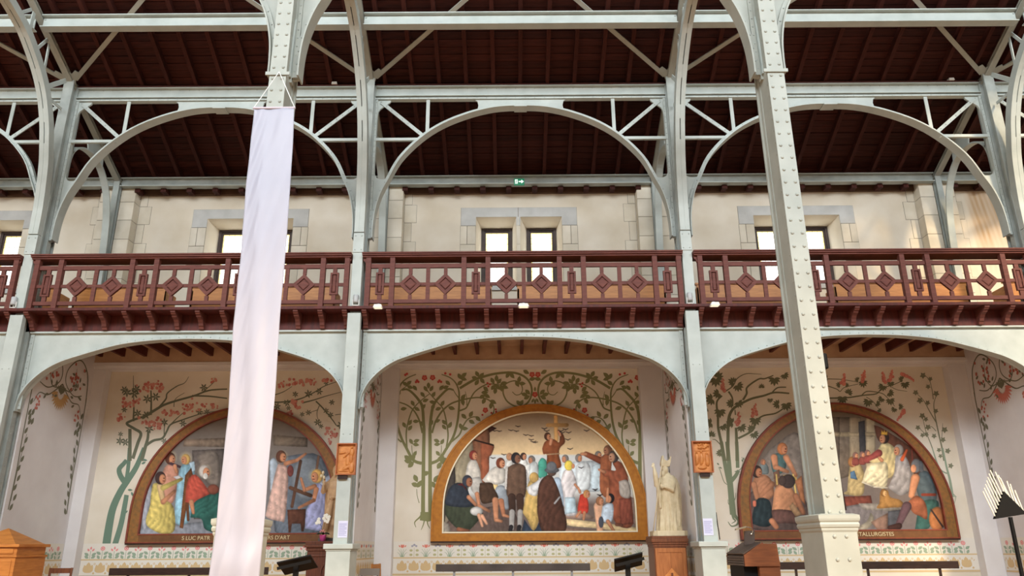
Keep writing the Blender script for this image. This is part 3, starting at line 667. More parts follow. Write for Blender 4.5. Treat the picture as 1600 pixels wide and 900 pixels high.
# ---------------- middle chapel: two rose trees and scrolls, mirrored about the flowers over the mural
d = Deco(backwall)
A = lambda x, y: (610+x/6, 570+y/6); Bq = lambda x, y: (600+x*.2112, 710+y*.2112); Cq = lambda x, y: (700+x*.1222, 570+y*.1222)
XM = 835.9
def mir(pts): return [(2*XM-x, y) for x, y in pts]
XR = 1007.5
def rose_half(mirror):
    def T(pts):
        pts = [tuple(p) for p in pts]; return mir(pts) if mirror else pts
    def st(pts, w0, w1, lay=0):
        q = T(pts); w0 *= 1.2; w1 *= 1.2
        if mirror:
            P = [(p.x, p.y) for p in spline(q, 4)]; run = []
            for p in P + [(1e9, 0)]:
                if p[0] < XR: run.append(p)
                else:
                    if len(run) > 1: d.stem(run, w0, w1, OLIVE, lay, 1)
                    run = []
        else: d.stem(q, w0, w1, OLIVE, lay)
    def lf(x, y, ang, ln=8.5):
        (x, y), = T([(x, y)])
        if mirror: ang = 180-ang
        if x < XR-2: d.leaf(x, y, ang, ln*1.22, OLIVE, .62)
    def fl(x, y, r=4.4):
        (x, y), = T([(x, y)])
        if x < XR-3: d.rose(x, y, r, RED, (206,120,96))
    st([(661,806),(661,780),(661.5,740),(662,700),(662.5,672),(662,663)], 5.4, 3.8); st([(672.5,806),(672,780),(672,740),(672,700),(671.8,672),(672.5,663)], 5.4, 3.8)
    st([(662,665),A(300,400),A(265,330),A(205,262),A(155,230),A(108,236)], 4, 2.4); st([(672,665),A(390,430),A(420,350),A(480,280),A(540,228),A(592,236)], 4, 2.4)
    st([(659,724),(646,719),(635,700),(626.7,683),(620,660),(618.4,637),(619.5,622),(622,611),(628,598),(638,590),(650,585)], 4.2, 1.2)
    st([(673,724),(686,718),(697,701.7),(708,683),(714,663),(716.7,643),(717.5,625),(716.7,610),(711.7,598),(703,590),(690,585)], 4.2, 1.2)
    st([A(300,640),A(270,520),A(220,430),A(150,375),A(60,345)], 2.6, 1.5); st([A(390,640),A(420,540),A(480,440),A(560,370),A(650,335),Cq(300,425),Cq(420,420),Cq(520,450),Cq(580,520),Cq(585,600),Cq(550,650),Cq(490,682)], 2.6, 1.2)
    st([A(155,780),A(150,620),A(190,460),A(240,380),A(330,300),A(365,275)], 2.2, 1); st([A(525,770),A(540,640),A(500,430),A(440,350),A(360,260),A(345,235)], 2.2, 1)
    st([A(105,725),A(65,690),A(35,645)], 2.2, 1); st([Cq(20,1000),Cq(140,900),Cq(190,790),Cq(250,700),Cq(330,665),Cq(400,685)], 2.6, 1)
    st([A(210,880),A(203,800),A(200,755)], 1, .8); st([A(470,860),A(478,800),A(478,755)], 1, .8)
    st([(717,642),(723,640),Cq(240,540),Cq(300,410),Cq(360,330),Cq(480,255),Cq(560,245),Cq(650,255),Cq(690,262)], 2.2, 1.2)
    st([Cq(150,300),Cq(330,195),Cq(460,150),Cq(600,115),Cq(780,98),Cq(900,115),Cq(1000,170),Cq(1060,260),Cq(1070,370),Cq(1030,470),Cq(950,530),Cq(860,530),Cq(760,470),Cq(710,380),Cq(708,310),Cq(745,240),Cq(850,205),Cq(925,240),Cq(952,310),Cq(930,370),Cq(870,385),Cq(822,345)], 3.4, 1)
    st([Cq(240,520),Cq(240,430),Cq(220,340)], 1.2, .6); st([A(640,310),A(610,270),A(590,235)], 1.4, 1)
    st([A(65,310),A(90,270),A(98,240),A(180,180)], 1.4, 1)
    st([(662,800),(656,808),(648,816),(650,824)], 3, .6); st([(664,806),(662,818),(658,828)], 2.4, .6); st([(668,806),(668,818),(672,826)], 2.4, .6); st([(672,802),(676,810),(674,818)], 2.6, .6)
    d.poly(T([(657,800),(676,800),(678,812),(670,815),(656,813)]), OLIVE)
    st([(655,786),(652,775),(651,764)], 1, .7)
    for x, y, g in ((175,170,-40),(185,210,20),(230,218,50),(480,215,-50),(540,170,45),(520,210,-20),(330,225,60),(357,195,90),(385,222,-60),(303,280,50),(405,278,-60),(330,333,-20),(395,350,10),(210,362,60),(250,415,30),(125,412,-10),(490,360,-60),(450,412,-20),(575,405,15),(310,392,-50),(400,392,-60),(130,565,60),(185,592,-50),(185,540,-60),(505,585,50),(560,560,-60),(505,540,50),(195,720,60),(245,712,-20),(240,748,10),(230,832,-60),(435,712,20),(440,745,-5),(487,720,-60),(447,832,50),(160,880,30),(505,885,-10),(140,180,30),(240,530,0),(440,525,-20),(300,555,60),(385,545,-60)):
        lf(*A(x, y), g)
    for x, y, g in ((375,120,60),(430,135,-50),(345,170,20),(370,225,-55),(440,205,50),(570,205,60),(620,170,-90),(655,210,-50),(580,285,-50),(635,285,50),(605,330,-80),(710,235,-20),(730,285,20),(680,300,80),(765,130,-60),(820,140,50),(910,185,-80),(885,245,60),(950,240,0),(1020,350,45),(980,380,15),(1010,415,-30),(905,490,50),(940,485,-60),(1080,180,-10),(1000,92,30),(485,310,45),(470,355,0),(440,405,-30),(500,400,30),(460,460,-65),(580,475,30),(550,520,-80),(195,410,-50),(190,480,80),(150,150,60),(205,130,-40),(200,180,20),(155,230,-40),(295,630,-60),(205,660,45),(385,690,45),(305,730,30),(165,790,70),(215,815,0),(45,555,20),(25,770,-60)):
        lf(*Cq(x, y), g, 9.2)
    for x, y, g in ((215,20,-60),(180,50,10),(200,75,-45),(175,28,40),(235,178,65),(232,225,20),(262,218,-60),(310,140,-20),(365,225,50),(385,180,-60),(420,30,-30),(410,80,-60),(440,55,20)): lf(*Bq(x, y), g, 11)
    fl(*A(320,122)); fl(*A(396,120)); fl(*Cq(478,580)); fl(*Cq(1075,125)); 
    for x, y in ((155,85),(140,95),(250,148),(240,162),(262,160),(460,148),(475,160),(450,160),(515,80),(560,90)): (a, b), = T([A(x, y)]); d.blob(a, b, 2.0, RED, 2) if a < XR-2 else None
    for x, y in ((505,235),(535,250),(515,275),(610,570),(615,600),(555,615),(440,640)): (a, b), = T([Cq(x, y)]); d.blob(a, b, 1.7, RED, 2)
rose_half(False); rose_half(True)
for g in (-90,): d.leaf(*Cq(1112,310), g, 8, OLIVE)
d.rose(*Cq(1112,380), 4.4, RED, (206,120,96))
for x, y, g in ((1085,455,-60),(1113,470,90),(1142,455,60)): d.leaf(*Cq(x, y), g, 8, OLIVE)
d.done('rose_tree_stencil', wall_back)
# ---------------- chapel of the angels: blossoming tree
d = Deco(backwall)
G = lambda x, y: (150+x/6, 570+y/6); H = lambda x, y: (120+x*.2222, 700+y*.2222); K = lambda x, y: (410+x*.1777, 570+y*.1777)
Gg = (80,112,94)
def sg(f, pts, w0, w1, col=DKG): d.stem([f(*p) for p in pts], w0, w1, col)
sg(H, [(205,700),(225,560),(255,420),(310,300),(360,225),(420,130),(475,0)], 13, 7, Gg); sg(H, [(265,690),(310,540),(338,400),(350,330)], 9, 7, Gg)
sg(H, [(345,250),(310,200),(298,150),(330,110),(350,85)], 9, 6, Gg); sg(H, [(350,215),(362,130),(372,0)], 6, 6, Gg)
sg(G, [(318,900),(318,700),(318,600)], 5.6, 5, DKG); sg(G, [(345,880),(390,740),(420,645),(360,600),(290,555),(318,530),(400,500),(470,480)], 5.4, 3, DKG)
sg(G, [(425,900),(460,780),(485,690),(490,620)], 6.4, 3.4); sg(G, [(470,755),(540,710),(620,690),(660,630),(700,560),(800,520),(900,485),(1000,455),(1130,435)], 4.4, .8)
sg(G, [(700,560),(760,500),(830,440)], 2, .8); sg(G, [(640,670),(640,600),(655,520)], 2, .8)
sg(G, [(350,530),(355,400),(352,280),(350,100)], 3.2, .8); sg(G, [(515,470),(518,350),(515,240)], 3.2, 2.2)
sg(G, [(430,500),(560,420),(640,375),(760,335),(920,290),(1060,240),(1230,228)], 4.6, 2); sg(G, [(900,290),(1060,295),(1230,315)], 2.8, 2)
sg(G, [(590,400),(655,320),(670,265),(760,200),(830,170),(870,110)], 3, .6); sg(G, [(1000,255),(1060,205),(1120,150)], 1.6, .6); sg(G, [(730,395),(745,320),(830,262)], 1.4, .6)
sg(K, [(90,330),(200,325),(330,300),(450,245),(540,190),(650,150)], 2.6, 1); sg(K, [(350,335),(450,310),(560,275),(690,240)], 2.4, .8); sg(K, [(90,270),(180,240),(260,190)], 1.6, .8)
sg(K, [(470,320),(540,390),(620,490),(660,540),(720,545)], 2.4, .8); sg(K, [(500,360),(480,420),(490,480),(520,500)], 1.4, .6); sg(K, [(490,395),(400,425)], 1.2, .6); sg(K, [(640,440),(720,430)], 1.2, .8)
for x, y, r, a in ((265,235,9,0),(290,260,10,30),(380,230,10,10),(360,270,11,0),(480,320,10,40),(560,300,10,0),(1010,215,9,0),(265,420,7,0),(390,455,9,20),(500,600,10,20),(470,470,9,0),(640,540,9,30),(815,550,8,60),(970,440,8,0),(1040,440,7,20),(640,715,7,0),(225,715,9,30),(275,725,9,0),(230,650,6,40)): d.star(*G(x, y), r*.75, a, DKG, 6)
for x, y, r in ((405,255,8),(500,235,7),(290,260,6),(290,335,4),(215,335,7),(130,365,7),(230,380,5),(405,420,6),(350,435,5),(560,405,6),(600,440,6),(485,505,7),(515,540,5),(690,530,8),(610,330,6),(560,160,5)): d.star(*K(x, y), r*.85, rng.integers(0,60), DKG, 6)
for x, y in ((480,85),(485,325),(470,105),(375,295),(390,325),(345,450)): d.leaf(*H(x, y), rng.integers(-70,70), 8, Gg)
def blossom(f, x, y, w, h, n):
    for k in range(n):
        a, b = f(x+rng.normal()*w, y+rng.normal()*h); d.blob(a, b, rng.uniform(1.4,2.8), PINK if k % 3 else (188,92,82), 2, 7)
for q in ((490,205,45,22,26),(600,205,30,25,14),(290,360,35,25,20),(240,490,25,25,12),(385,350,25,20,8),(490,545,35,18,16),(560,530,30,25,14),(690,440,40,20,18),(890,400,38,28,20),(1090,380,38,15,14),(1100,155,22,20,8),(580,590,15,15,6)): blossom(G, *q)
for q in ((185,170,25,12,10),(300,165,35,18,16),(420,145,30,15,14),(560,130,25,15,10),(285,350,22,25,12),(235,420,18,15,8),(620,615,35,25,18),(600,670,10,15,5)): blossom(K, *q)
d.done('blossom_tree_stencil', wall_back)
# ---------------- chapel of the king: chestnut tree and ivy
d = Deco(backwall)
P_ = lambda x, y: (1095+x/6, 570+y/6); Q_ = lambda x, y: (1095+x*.2, 690+y*.2); R_ = lambda x, y: (1270+x*.1777, 560+y*.1777); T_ = lambda x, y: (1420+x*.1778, 560+y*.1778)
G1 = (98,112,84); G2 = (86,90,62)
sg(Q_, [(252,570),(240,450),(228,320),(222,290)], 9.5, 9, G1); sg(Q_, [(220,320),(190,180),(160,0)], 7, 5.4, G1); sg(Q_, [(230,320),(222,180),(205,0)], 7, 6, G1); sg(Q_, [(235,310),(270,270),(295,225)], 7, 5, G1); sg(Q_, [(288,205),(285,100),(280,0)], 5.6, 5.4, G1)
sg(Q_, [(250,560),(275,590),(295,620),(280,650),(240,660),(212,625)], 6, .8, G1); sg(Q_, [(245,560),(255,600),(270,620),(240,640)], 4, .8, G1)
sg(Q_, [(205,335),(180,310),(155,235),(140,200)], 1.2, .8, G1); sg(Q_, [(265,235),(310,215),(330,160),(320,120)], 1.4, .6, G1); sg(Q_, [(262,460),(272,430),(270,400)], 1.4, .5, G1); sg(Q_, [(228,500),(215,480),(213,450)], 1.4, .5, G1)
sg(P_, [(225,900),(200,760),(165,600),(160,480),(150,350),(200,290)], 5, 2.4, G2); sg(P_, [(255,900),(255,700),(260,520),(290,430),(350,380),(470,320),(590,290),(690,260),(830,268)], 5.4, 2.4, G2)
sg(P_, [(340,900),(335,700),(330,590)], 5, 4, G2); sg(P_, [(350,690),(430,650),(490,610),(510,540),(580,480),(700,455),(780,405)], 3.4, 2, G2); sg(P_, [(395,330),(430,270),(435,210),(540,135),(600,130),(680,100)], 3.4, 1.8, G2)
sg(P_, [(670,258),(720,215),(800,210)], 2.2, 1.8, G2); sg(P_, [(220,255),(300,200),(340,130),(420,85),(510,85),(570,90)], 2, .6, G2); sg(P_, [(260,250),(295,310),(300,390)], 3, 2, G2); sg(P_, [(190,755),(140,705),(110,700)], 1.6, .8, G2); sg(P_, [(325,470),(320,420)], 2, 1.4, G2)
for x, y, a, r in ((140,130,90,80),(150,120,-40,70),(310,165,-150,60),(340,190,50,70),(110,320,160,75),(50,400,150,60),(170,265,150,65),(180,425,90,75),(100,545,170,65),(205,570,60,55),(295,365,190,60),(350,350,60,60),(300,545,190,65),(375,575,60,65),(690,125,90,75),(780,90,60,55),(510,505,90,75),(480,610,-120,55),(495,640,60,60),(730,370,180,60),(800,365,80,70),(100,670,-90,55),(190,825,170,50),(570,215,-90,40),(650,320,90,40)):
    d.fan(*P_(x, y), a, r/6*1.0, G2, 7, 170)
for x, y in ((205,190),(505,425),(350,505)):
    for k in range(16):
        t = k/15; a, b = P_(x+10*(t-.5)+rng.normal()*14*(1-t*.7), y+55-115*t); d.blob(a, b, 3.0*(1-t*.6), PINK if k % 2 else (190,100,88), 2, 7)
for x, y in ((135,175),(155,205),(335,135),(310,265),(325,150)): d.leaf(*Q_(x, y), rng.integers(30,80), 5, G1)
sg(R_, [(110,350),(300,345),(440,325),(560,310),(610,260),(700,235),(780,200)], 2.6, 1, G2); sg(R_, [(430,325),(480,290),(600,305),(650,340),(720,420)], 1.8, .8, G2); sg(R_, [(110,235),(210,270),(240,290),(280,255),(400,225)], 1.6, .8, G2); sg(R_, [(130,180),(250,185),(380,205)], 1.4, .8, G2); sg(R_, [(470,340),(530,380),(590,460)], 1.2, .8, G2); sg(R_, [(690,250),(740,275),(830,290)], 1, .6, G2)
for x, y, a, r in ((262,340,90,65),(310,310,-60,50),(440,205,80,55),(400,190,200,35),(620,240,120,55),(685,210,90,45),(810,215,80,55),(790,185,200,40),(490,370,110,60),(610,350,130,45),(670,300,30,50),(680,360,80,55),(720,440,120,40),(760,425,0,40),(125,175,180,40),(240,235,200,40),(290,235,0,30),(560,395,20,40),(580,450,50,30)): d.fan(*R_(x, y), a, r*.1777, G2, 7, 170)
for x, y, sx, sy in ((270,180,8,45),(445,155,10,45),(620,165,-8,45),(688,150,8,45),(840,165,45,-28),(775,500,-30,-45)):
    for k in range(18):
        t = k/17; a, b = R_(x+sx*(t*2-1)+rng.normal()*10*(1-t*.7), y-sy*(t*2-1)+rng.normal()*3); d.blob(a, b, 3.0*(1-t*.5), (220,128,112) if k % 2 else (204,106,94), 2, 7)
IV = (106,110,84)
sg(T_, [(310,900),(290,780),(260,650),(230,500),(220,400),(240,330)], 2.8, 1, IV); sg(T_, [(215,360),(205,280),(180,190),(140,150)], 1.4, .7, IV); sg(T_, [(245,570),(180,460),(130,370),(60,300)], 1.8, .7, IV); sg(T_, [(240,900),(200,770),(150,640),(120,510)], 2, .7, IV); sg(T_, [(240,640),(200,600),(160,600)], 1.2, .7, IV); sg(T_, [(160,690),(120,640),(85,610)], 1.2, .7, IV); sg(T_, [(290,700),(295,620),(298,570)], 1, .6, IV)
V_ = lambda x, y: (1420+x*.2222, 700+y*.2222)
sg(V_, [(308,345),(290,230),(265,130),(238,0)], 4.4, 2.4, (128,148,124)); sg(V_, [(270,180),(215,140),(165,0)], 2.2, 1.6, (128,148,124)); sg(V_, [(308,320),(330,345),(320,390)], 1.6, .6, (128,148,124)); sg(V_, [(300,330),(318,340),(338,342)], 1.4, .6, (128,148,124))
for x, y in ((125,150),(190,180),(170,248),(240,310),(60,300),(98,370),(165,390),(238,462),(118,505),(150,535),(80,608),(168,605),(222,682),(300,715),(120,675),(155,668),(315,628),(265,805),(340,812),(278,858)):
    a, b = T_(x, y); r = 5.2*rng.uniform(.75,1.1)
    d.poly([(a+r*(1 if k % 2 == 0 else .55)*math.cos(k*math.pi/5+.3), b+r*(1 if k % 2 == 0 else .55)*math.sin(k*math.pi/5+.3)) for k in range(10)], IV, 1)
for x, y in ((295,125),(275,20)): 
    a, b = V_(x, y); d.poly([(a+5*(1 if k % 2 == 0 else .55)*math.cos(k*math.pi/5), b+5*(1 if k % 2 == 0 else .55)*math.sin(k*math.pi/5)) for k in range(10)], IV, 1)
d.done('chestnut_tree_stencil', wall_back)
# ---------------- side walls: scroll heads and vine borders (drawn in the plane of the wall, in metres along the wall)
def side_deco(X, sgn, tulip, fancol, nm, par):
    d = Deco(sidem(X, sgn)); ya, yb = 14.12, 16.10; ym = (ya+yb)/2; G_ = (96,98,78)
    for s, y0 in ((1, ya+.05), (-1, yb-.05)):
        d.stem([(y0,1.95),(y0+s*.02,2.6),(y0,3.3),(y0,4.3)], .03, .03, G_); d.stem([(y0+s*.02,2.1),(y0+s*.05,2.7),(y0+s*.11,3.3)], .02, .012, G_)
        for k in range(11):
            z = 2.0+k*.17; d.leaf(y0+s*(.07+.05*(k % 2)), z, 60 if s > 0 else 120, .15, G_, .55)
        for q in ((.10,3.62),(.17,3.72),(.2,3.55),(.06,3.9)): d.leaf(y0+s*q[0], q[1], 70, .15, G_, .6)
        d.stem([(y0,4.2),(y0+s*.1,4.75),(y0+s*.45,5.0),(ym-s*.12,4.75),(ym-s*.1,4.45),(y0+s*.5,4.25),(y0+s*.2,4.3)], .035, .02, G_)
        d.stem([(ym,4.4),(y0+s*.55,4.12),(y0+s*.25,4.1),(y0+s*.12,3.9)], .03, .015, G_)
        d.stem([(ym,4.35),(ym-s*.3,4.3),(ym-s*.45,4.5),(ym-s*.4,4.8)], .025, .012, G_)
        for k in range(16): d.blob(y0+s*rng.uniform(.2,.75), rng.uniform(4.35,4.9), .035, (178,84,72), 2, 6)
        for k in range(9): d.blob(y0+s*rng.uniform(.15,.35), rng.uniform(3.75,4.05), .03, (186,96,84), 2, 6)
        for k in range(14): d.leaf(y0+s*rng.uniform(.1,.8), rng.uniform(4.0,4.9), rng.uniform(0,180), .12, G_, .5)
    for k in range(13):
        a = -90-75+150*k/12; t = math.radians(a); d.leaf(ym+math.cos(t)*.22, 4.25+math.sin(t)*.26, a, .24, fancol, .28)
    for k in range(5): d.leaf(ym+(k-2)*.04, 4.28, 90+(k-2)*-20, .2, G_, .35)
    d.done(nm, par)
side_deco(-9.18, 1, False, (190,146,88), 'scroll_stencil', wall_div[-9.3])
side_deco(-2.98, 1, True, (190,104,90), 'scroll_stencil', wall_div[-3.1])
side_deco(2.98, -1, True, (190,104,90), 'scroll_stencil', wall_div[3.1])
side_deco(9.52, -1, False, (200,104,90), 'scroll_stencil', wall_div[9.64])
# ---------------- dado borders
def dado(fn, a0, a1, tulip, nm, par):
    f0 = fn; fn = lambda a, b, e: f0(a, b if b < 1.092 or b > 1.38 else 1.092+(b-1.092)*.88, e+.0022)
    d = Deco(fn)
    d.poly([(a0,1.385),(a1,1.385),(a1,.78),(a0,.78)], (224,219,208), 0)
    d.poly([(a0,1.088),(a1,1.088),(a1,1.062),(a0,1.062)], (206,178,128), 1); d.poly([(a0,.775),(a1,.775),(a1,.745),(a0,.745)], (206,178,128), 1)
    p = .239; n = int((a1-a0-.05)/p); o = a0 + ((a1-a0)-n*p)/2 + p/2; g = (112,146,112); og = (172,170,120)
    for k in range(n):
        x = o+k*p; z = 1.092
        if tulip and k % 2 == 0:
            for s in (-1, 1):
                d.stem([(x+s*.015,z),(x+s*.03,z+.09),(x+s*.085,z+.17)], .012, .004, g, 2, 4); d.stem([(x+s*.03,z),(x+s*.06,z+.07),(x+s*.105,z+.10)], .012, .004, g, 2, 4); d.stem([(x+s*.005,z),(x+s*.012,z+.1),(x+s*.03,z+.17)], .010, .004, g, 2, 4)
                d.leaf(x+s*.06, z+.235, 90-s*30, .06, (214,110,92), .5, 2)
            for s in (-1, 0, 1): d.leaf(x+s*.02, z+.235, 90-s*12, .085, (214,110,92), .42, 3)
        elif tulip:
            d.stem([(x,z),(x,z+.2)], .008, .006, og, 2, 2)
            for s in (-1, 1):
                for h in (.045, .14): d.blob(x+s*.062, z+h, .034, og, 2, 8, .027)
                d.blob(x+s*.04, z+.235, .024, (150,152,168), 2, 7)
            d.blob(x, z+.26, .026, (150,152,168), 2, 7)
        else:
            d.stem([(x,z),(x,z+.17)], .01, .008, g, 2, 2)
            big = k % 2
            for s in (-1, 1):
                d.leaf(x+s*.075, z+(.125 if big else .10), 90-s*55, .115, BORD, .62, 2); d.leaf(x+s*.07, z+.04, 90-s*(35 if big else 60), .105, BORD, .62, 2)
            if big:
                d.blob(x, z+.225, .048, ROSEP, 2, 10); d.blob(x, z+.225, .028, (238,180,176), 3, 8); d.blob(x, z+.225, .012, (170,50,50), 4, 6)
            else:
                for s in (-1, 0, 1): d.leaf(x+s*.05, z+(.235 if s == 0 else .195), 90-s*35, .075, ROSEP, .6, 2)
        z = .80
        for s in (-1, 0, 1): d.leaf(x+s*.045, z+(.17 if s == 0 else .10), 90-s*28 if s else 90, .17 if s else .12, TAN, .85, 2)
        d.blob(x+p/2, z+.195, .022, TAN, 2, 6); d.blob(x+p/2, z+.195, .011, (224,219,208), 3, 6); d.blob(x+p/2, z+.02, .022, TAN, 2, 6)
        for s in (-1, 1): d.leaf(x+p/2+s*.04, z+.165, 90-s*40, .05, TAN, .4, 2)
    d.done(nm, par)
dado(backm, -8.92, -3.56, False, 'dado_stencil', wall_back); dado(backm, -2.63, 2.51, True, 'dado_stencil', wall_back); dado(backm, 3.63, 9.135, False, 'dado_stencil', wall_back)
dado(sidem(-9.18, 1), 14.1, 16.15, False, 'dado_stencil', wall_div[-9.3]); dado(sidem(-2.98, 1), 14.1, 16.15, True, 'dado_stencil', wall_div[-3.1]); dado(sidem(2.98, -1), 14.1, 16.15, True, 'dado_stencil', wall_div[3.1]); dado(sidem(9.52, -1), 14.1, 16.15, False, 'dado_stencil', wall_div[9.64])
# ================================================================ MURALS
class Canvas:
    def __init__(s, x0, y0, x1, y1, st=0.72, seed=1):
        s.x0, s.y0, s.st = x0, y0, st
        s.W = int((x1-x0)/st)+1; s.H = int((y1-y0)/st)+1
        s.gx, s.gy = np.meshgrid(x0+np.arange(s.W)*st, y0+np.arange(s.H)*st)
        s.im = np.zeros((s.H, s.W, 3)); r = np.random.default_rng(seed); s.r = r
        def noise(n):
            a = r.random((n+3, int(n*1.6)+3)); fy = (s.gy-y0)/(y1-y0)*n; fxx = (s.gx-x0)/(x1-x0)*int(n*1.6)
            i = fy.astype(int); j = fxx.astype(int); u = fy-i; v = fxx-j; u = u*u*(3-2*u); v = v*v*(3-2*v)
            return (a[i,j]*(1-u)+a[i+1,j]*u)*(1-v)+(a[i,j+1]*(1-u)+a[i+1,j+1]*u)*v - .5
        s.nz = noise(14)*.5+noise(40)*.35+noise(90)*.3; s.nl = noise(6)
    def put(s, m, col, k=.085, fold=0.0, shade=.18):
        ys, xs = np.where(m > .02)
        if len(xs) == 0: return
        c = np.array(col, float); x = s.gx[ys,xs]; y = s.gy[ys,xs]
        w = max(x.max()-x.min(), 1); v = (x-x.min())/w
        bl = m.copy(); rad = max(1, int(min(w*.16, 5)/s.st))
        j0, j1, i0, i1 = max(xs.min()-rad-1,0), xs.max()+rad+2, max(ys.min()-rad-1,0), ys.max()+rad+2; sub = bl[i0:i1,j0:j1]
        for ax in (0, 1):
            acc = sub.copy()
            for q in range(1, rad+1): acc = acc + np.roll(sub, q, ax) + np.roll(sub, -q, ax)
            sub = acc/(2*rad+1)
        bl[i0:i1,j0:j1] = sub; vol = np.clip((bl[ys,xs]-.5)*2, 0, 1)
        wob = s.nl[ys,xs]*22 + s.nz[ys,xs]*5
        f = (.80+.26*vol if shade else 1) + shade*(.5-v)*1.5*np.clip(w/14,0.2,1) + k*s.nz[ys,xs]*2 + .6*fold*np.sin(x*.62+y*.13+wob) + .4*fold*np.sin(x*.25-y*.34+wob*.7)
        a = m[ys,xs][:,None]; s.im[ys,xs] = s.im[ys,xs]*(1-a) + np.clip(c*f[:,None],0,255)*a
    def pmask(s, pts):
        m = np.zeros((s.H, s.W)); xs = [p[0] for p in pts]; ys = [p[1] for p in pts]
        i0 = max(int((min(ys)-s.y0)/s.st)-2,0); i1 = min(int((max(ys)-s.y0)/s.st)+3,s.H); j0 = max(int((min(xs)-s.x0)/s.st)-2,0); j1 = min(int((max(xs)-s.x0)/s.st)+3,s.W)
        if i1 <= i0 or j1 <= j0: return m
        X = s.gx[i0:i1,j0:j1]; Y = s.gy[i0:i1,j0:j1]; acc = np.zeros(X.shape)
        for ox, oy in ((-.25,-.25),(.25,-.25),(-.25,.25),(.25,.25)):
            ins = np.zeros(X.shape, bool); n = len(pts); xx = X+ox*s.st; yy = Y+oy*s.st
            for q in range(n):
                xa, ya = pts[q]; xb, yb = pts[(q+1)%n]
                if ya == yb: continue
                cr = ((ya > yy) != (yb > yy)) & (xx < (xb-xa)*(yy-ya)/(yb-ya)+xa); ins ^= cr
            acc += ins*.25
        m[i0:i1,j0:j1] = acc; return m
    def poly(s, pts, col, fold=.07, smooth=True, **k):
        if smooth and len(pts) > 4: pts = [(p.x,p.y) for p in spline(list(pts)+[pts[0]], 4)][:-1]
        s.put(s.pmask(pts), col, fold=fold, **k)
    def ell(s, x, y, rx, ry, col, **k):
        q = ((s.gx-x)/rx)**2+((s.gy-y)/ry)**2; s.put(np.clip((1.12-q)/.24,0,1), col, **k)
    def glow(s, x, y, r, col, a=.6):
        q = np.clip(1-np.hypot(s.gx-x, s.gy-y)/r,0,1)[...,None]*a; s.im = s.im*(1-q)+np.array(col,float)*q
    def limb(s, p, q, r0, r1, col, **k):
        px, py = p; dx, dy = q[0]-px, q[1]-py; t = np.clip(((s.gx-px)*dx+(s.gy-py)*dy)/(dx*dx+dy*dy+1e-9),0,1)
        dd = np.hypot(s.gx-px-t*dx, s.gy-py-t*dy); r = r0+(r1-r0)*t; s.put(np.clip((r-dd)/.8+.5,0,1), col, **k)
    def head(s, x, y, r, hair, skin=(178,126,96), face=1):   # head with hair, face turned to one side
        s.ell(x, y, r, r*1.2, hair, k=.1); s.ell(x+face*r*.38, y+r*.2, r*.62, r*.9, skin, k=.05)
        s.ell(x+face*r*.65, y+r*.05, r*.14, r*.12, (60,40,35), k=0, shade=0); s.ell(x+face*r*.6, y+r*.55, r*.22, r*.1, (120,60,50), k=0, shade=0)
    def bg(s, fn): s.im[:] = fn(s.gx, s.gy)
    def mesh(s, name, inside, Y):
        idx = -np.ones((s.H, s.W), int); P = []; cols = []; s.im = np.clip(s.im*(1+.10*s.nz[...,None]),0,255)
        v = s.im/255.0; L = np.where(v <= .04045, v/12.92, ((v+.055)/1.055)**2.4)
        dx = RT.x/F; # pixel rays onto the mural plane
        Dx = FW.x+RT.x*(s.gx-800)/F+UP.x*(450-s.gy)/F; Dy = FW.y+RT.y*(s.gx-800)/F+UP.y*(450-s.gy)/F; Dz = FW.z+RT.z*(s.gx-800)/F+UP.z*(450-s.gy)/F
        X = CAM.x+Dx*Y/Dy; Z = CAM.z+Dz*Y/Dy
        ok = inside(X, Z); quad = ok[:-1,:-1]&ok[1:,:-1]&ok[:-1,1:]&ok[1:,1:]
        ids = np.arange(s.H*s.W).reshape(s.H,s.W)
        fq = np.stack([ids[:-1,:-1][quad], ids[1:,:-1][quad], ids[1:,1:][quad], ids[:-1,1:][quad]],1)
        used = np.unique(fq); rem = -np.ones(s.H*s.W,int); rem[used] = np.arange(len(used)); fq = rem[fq]
        V = np.stack([X.ravel()[used], np.full(len(used),Y), Z.ravel()[used]],1)
        me = bpy.data.meshes.new(name); me.vertices.add(len(used)); me.vertices.foreach_set('co', V.astype(np.float32).ravel())
        me.loops.add(fq.size); me.loops.foreach_set('vertex_index', fq.ravel().astype(np.int32)); me.polygons.add(len(fq))
        me.polygons.foreach_set('loop_start', np.arange(0,fq.size,4,dtype=np.int32)); me.update(calc_edges=True); me.validate()
        at = me.color_attributes.new('Col','FLOAT_COLOR','POINT'); c4 = np.ones((len(used),4),np.float32); c4[:,:3] = L.reshape(-1,3)[used]; at.data.foreach_set('color', c4.ravel())
        me.materials.append(MURAL); return me
R0 = 2.188
def lun_pts(xc, z0, r, zs, n=40): return [(xc-r, z0)] + [(xc-r*math.cos(math.pi*k/n), zs+r*math.sin(math.pi*k/n)) for k in range(n+1)] + [(xc+r, z0)]
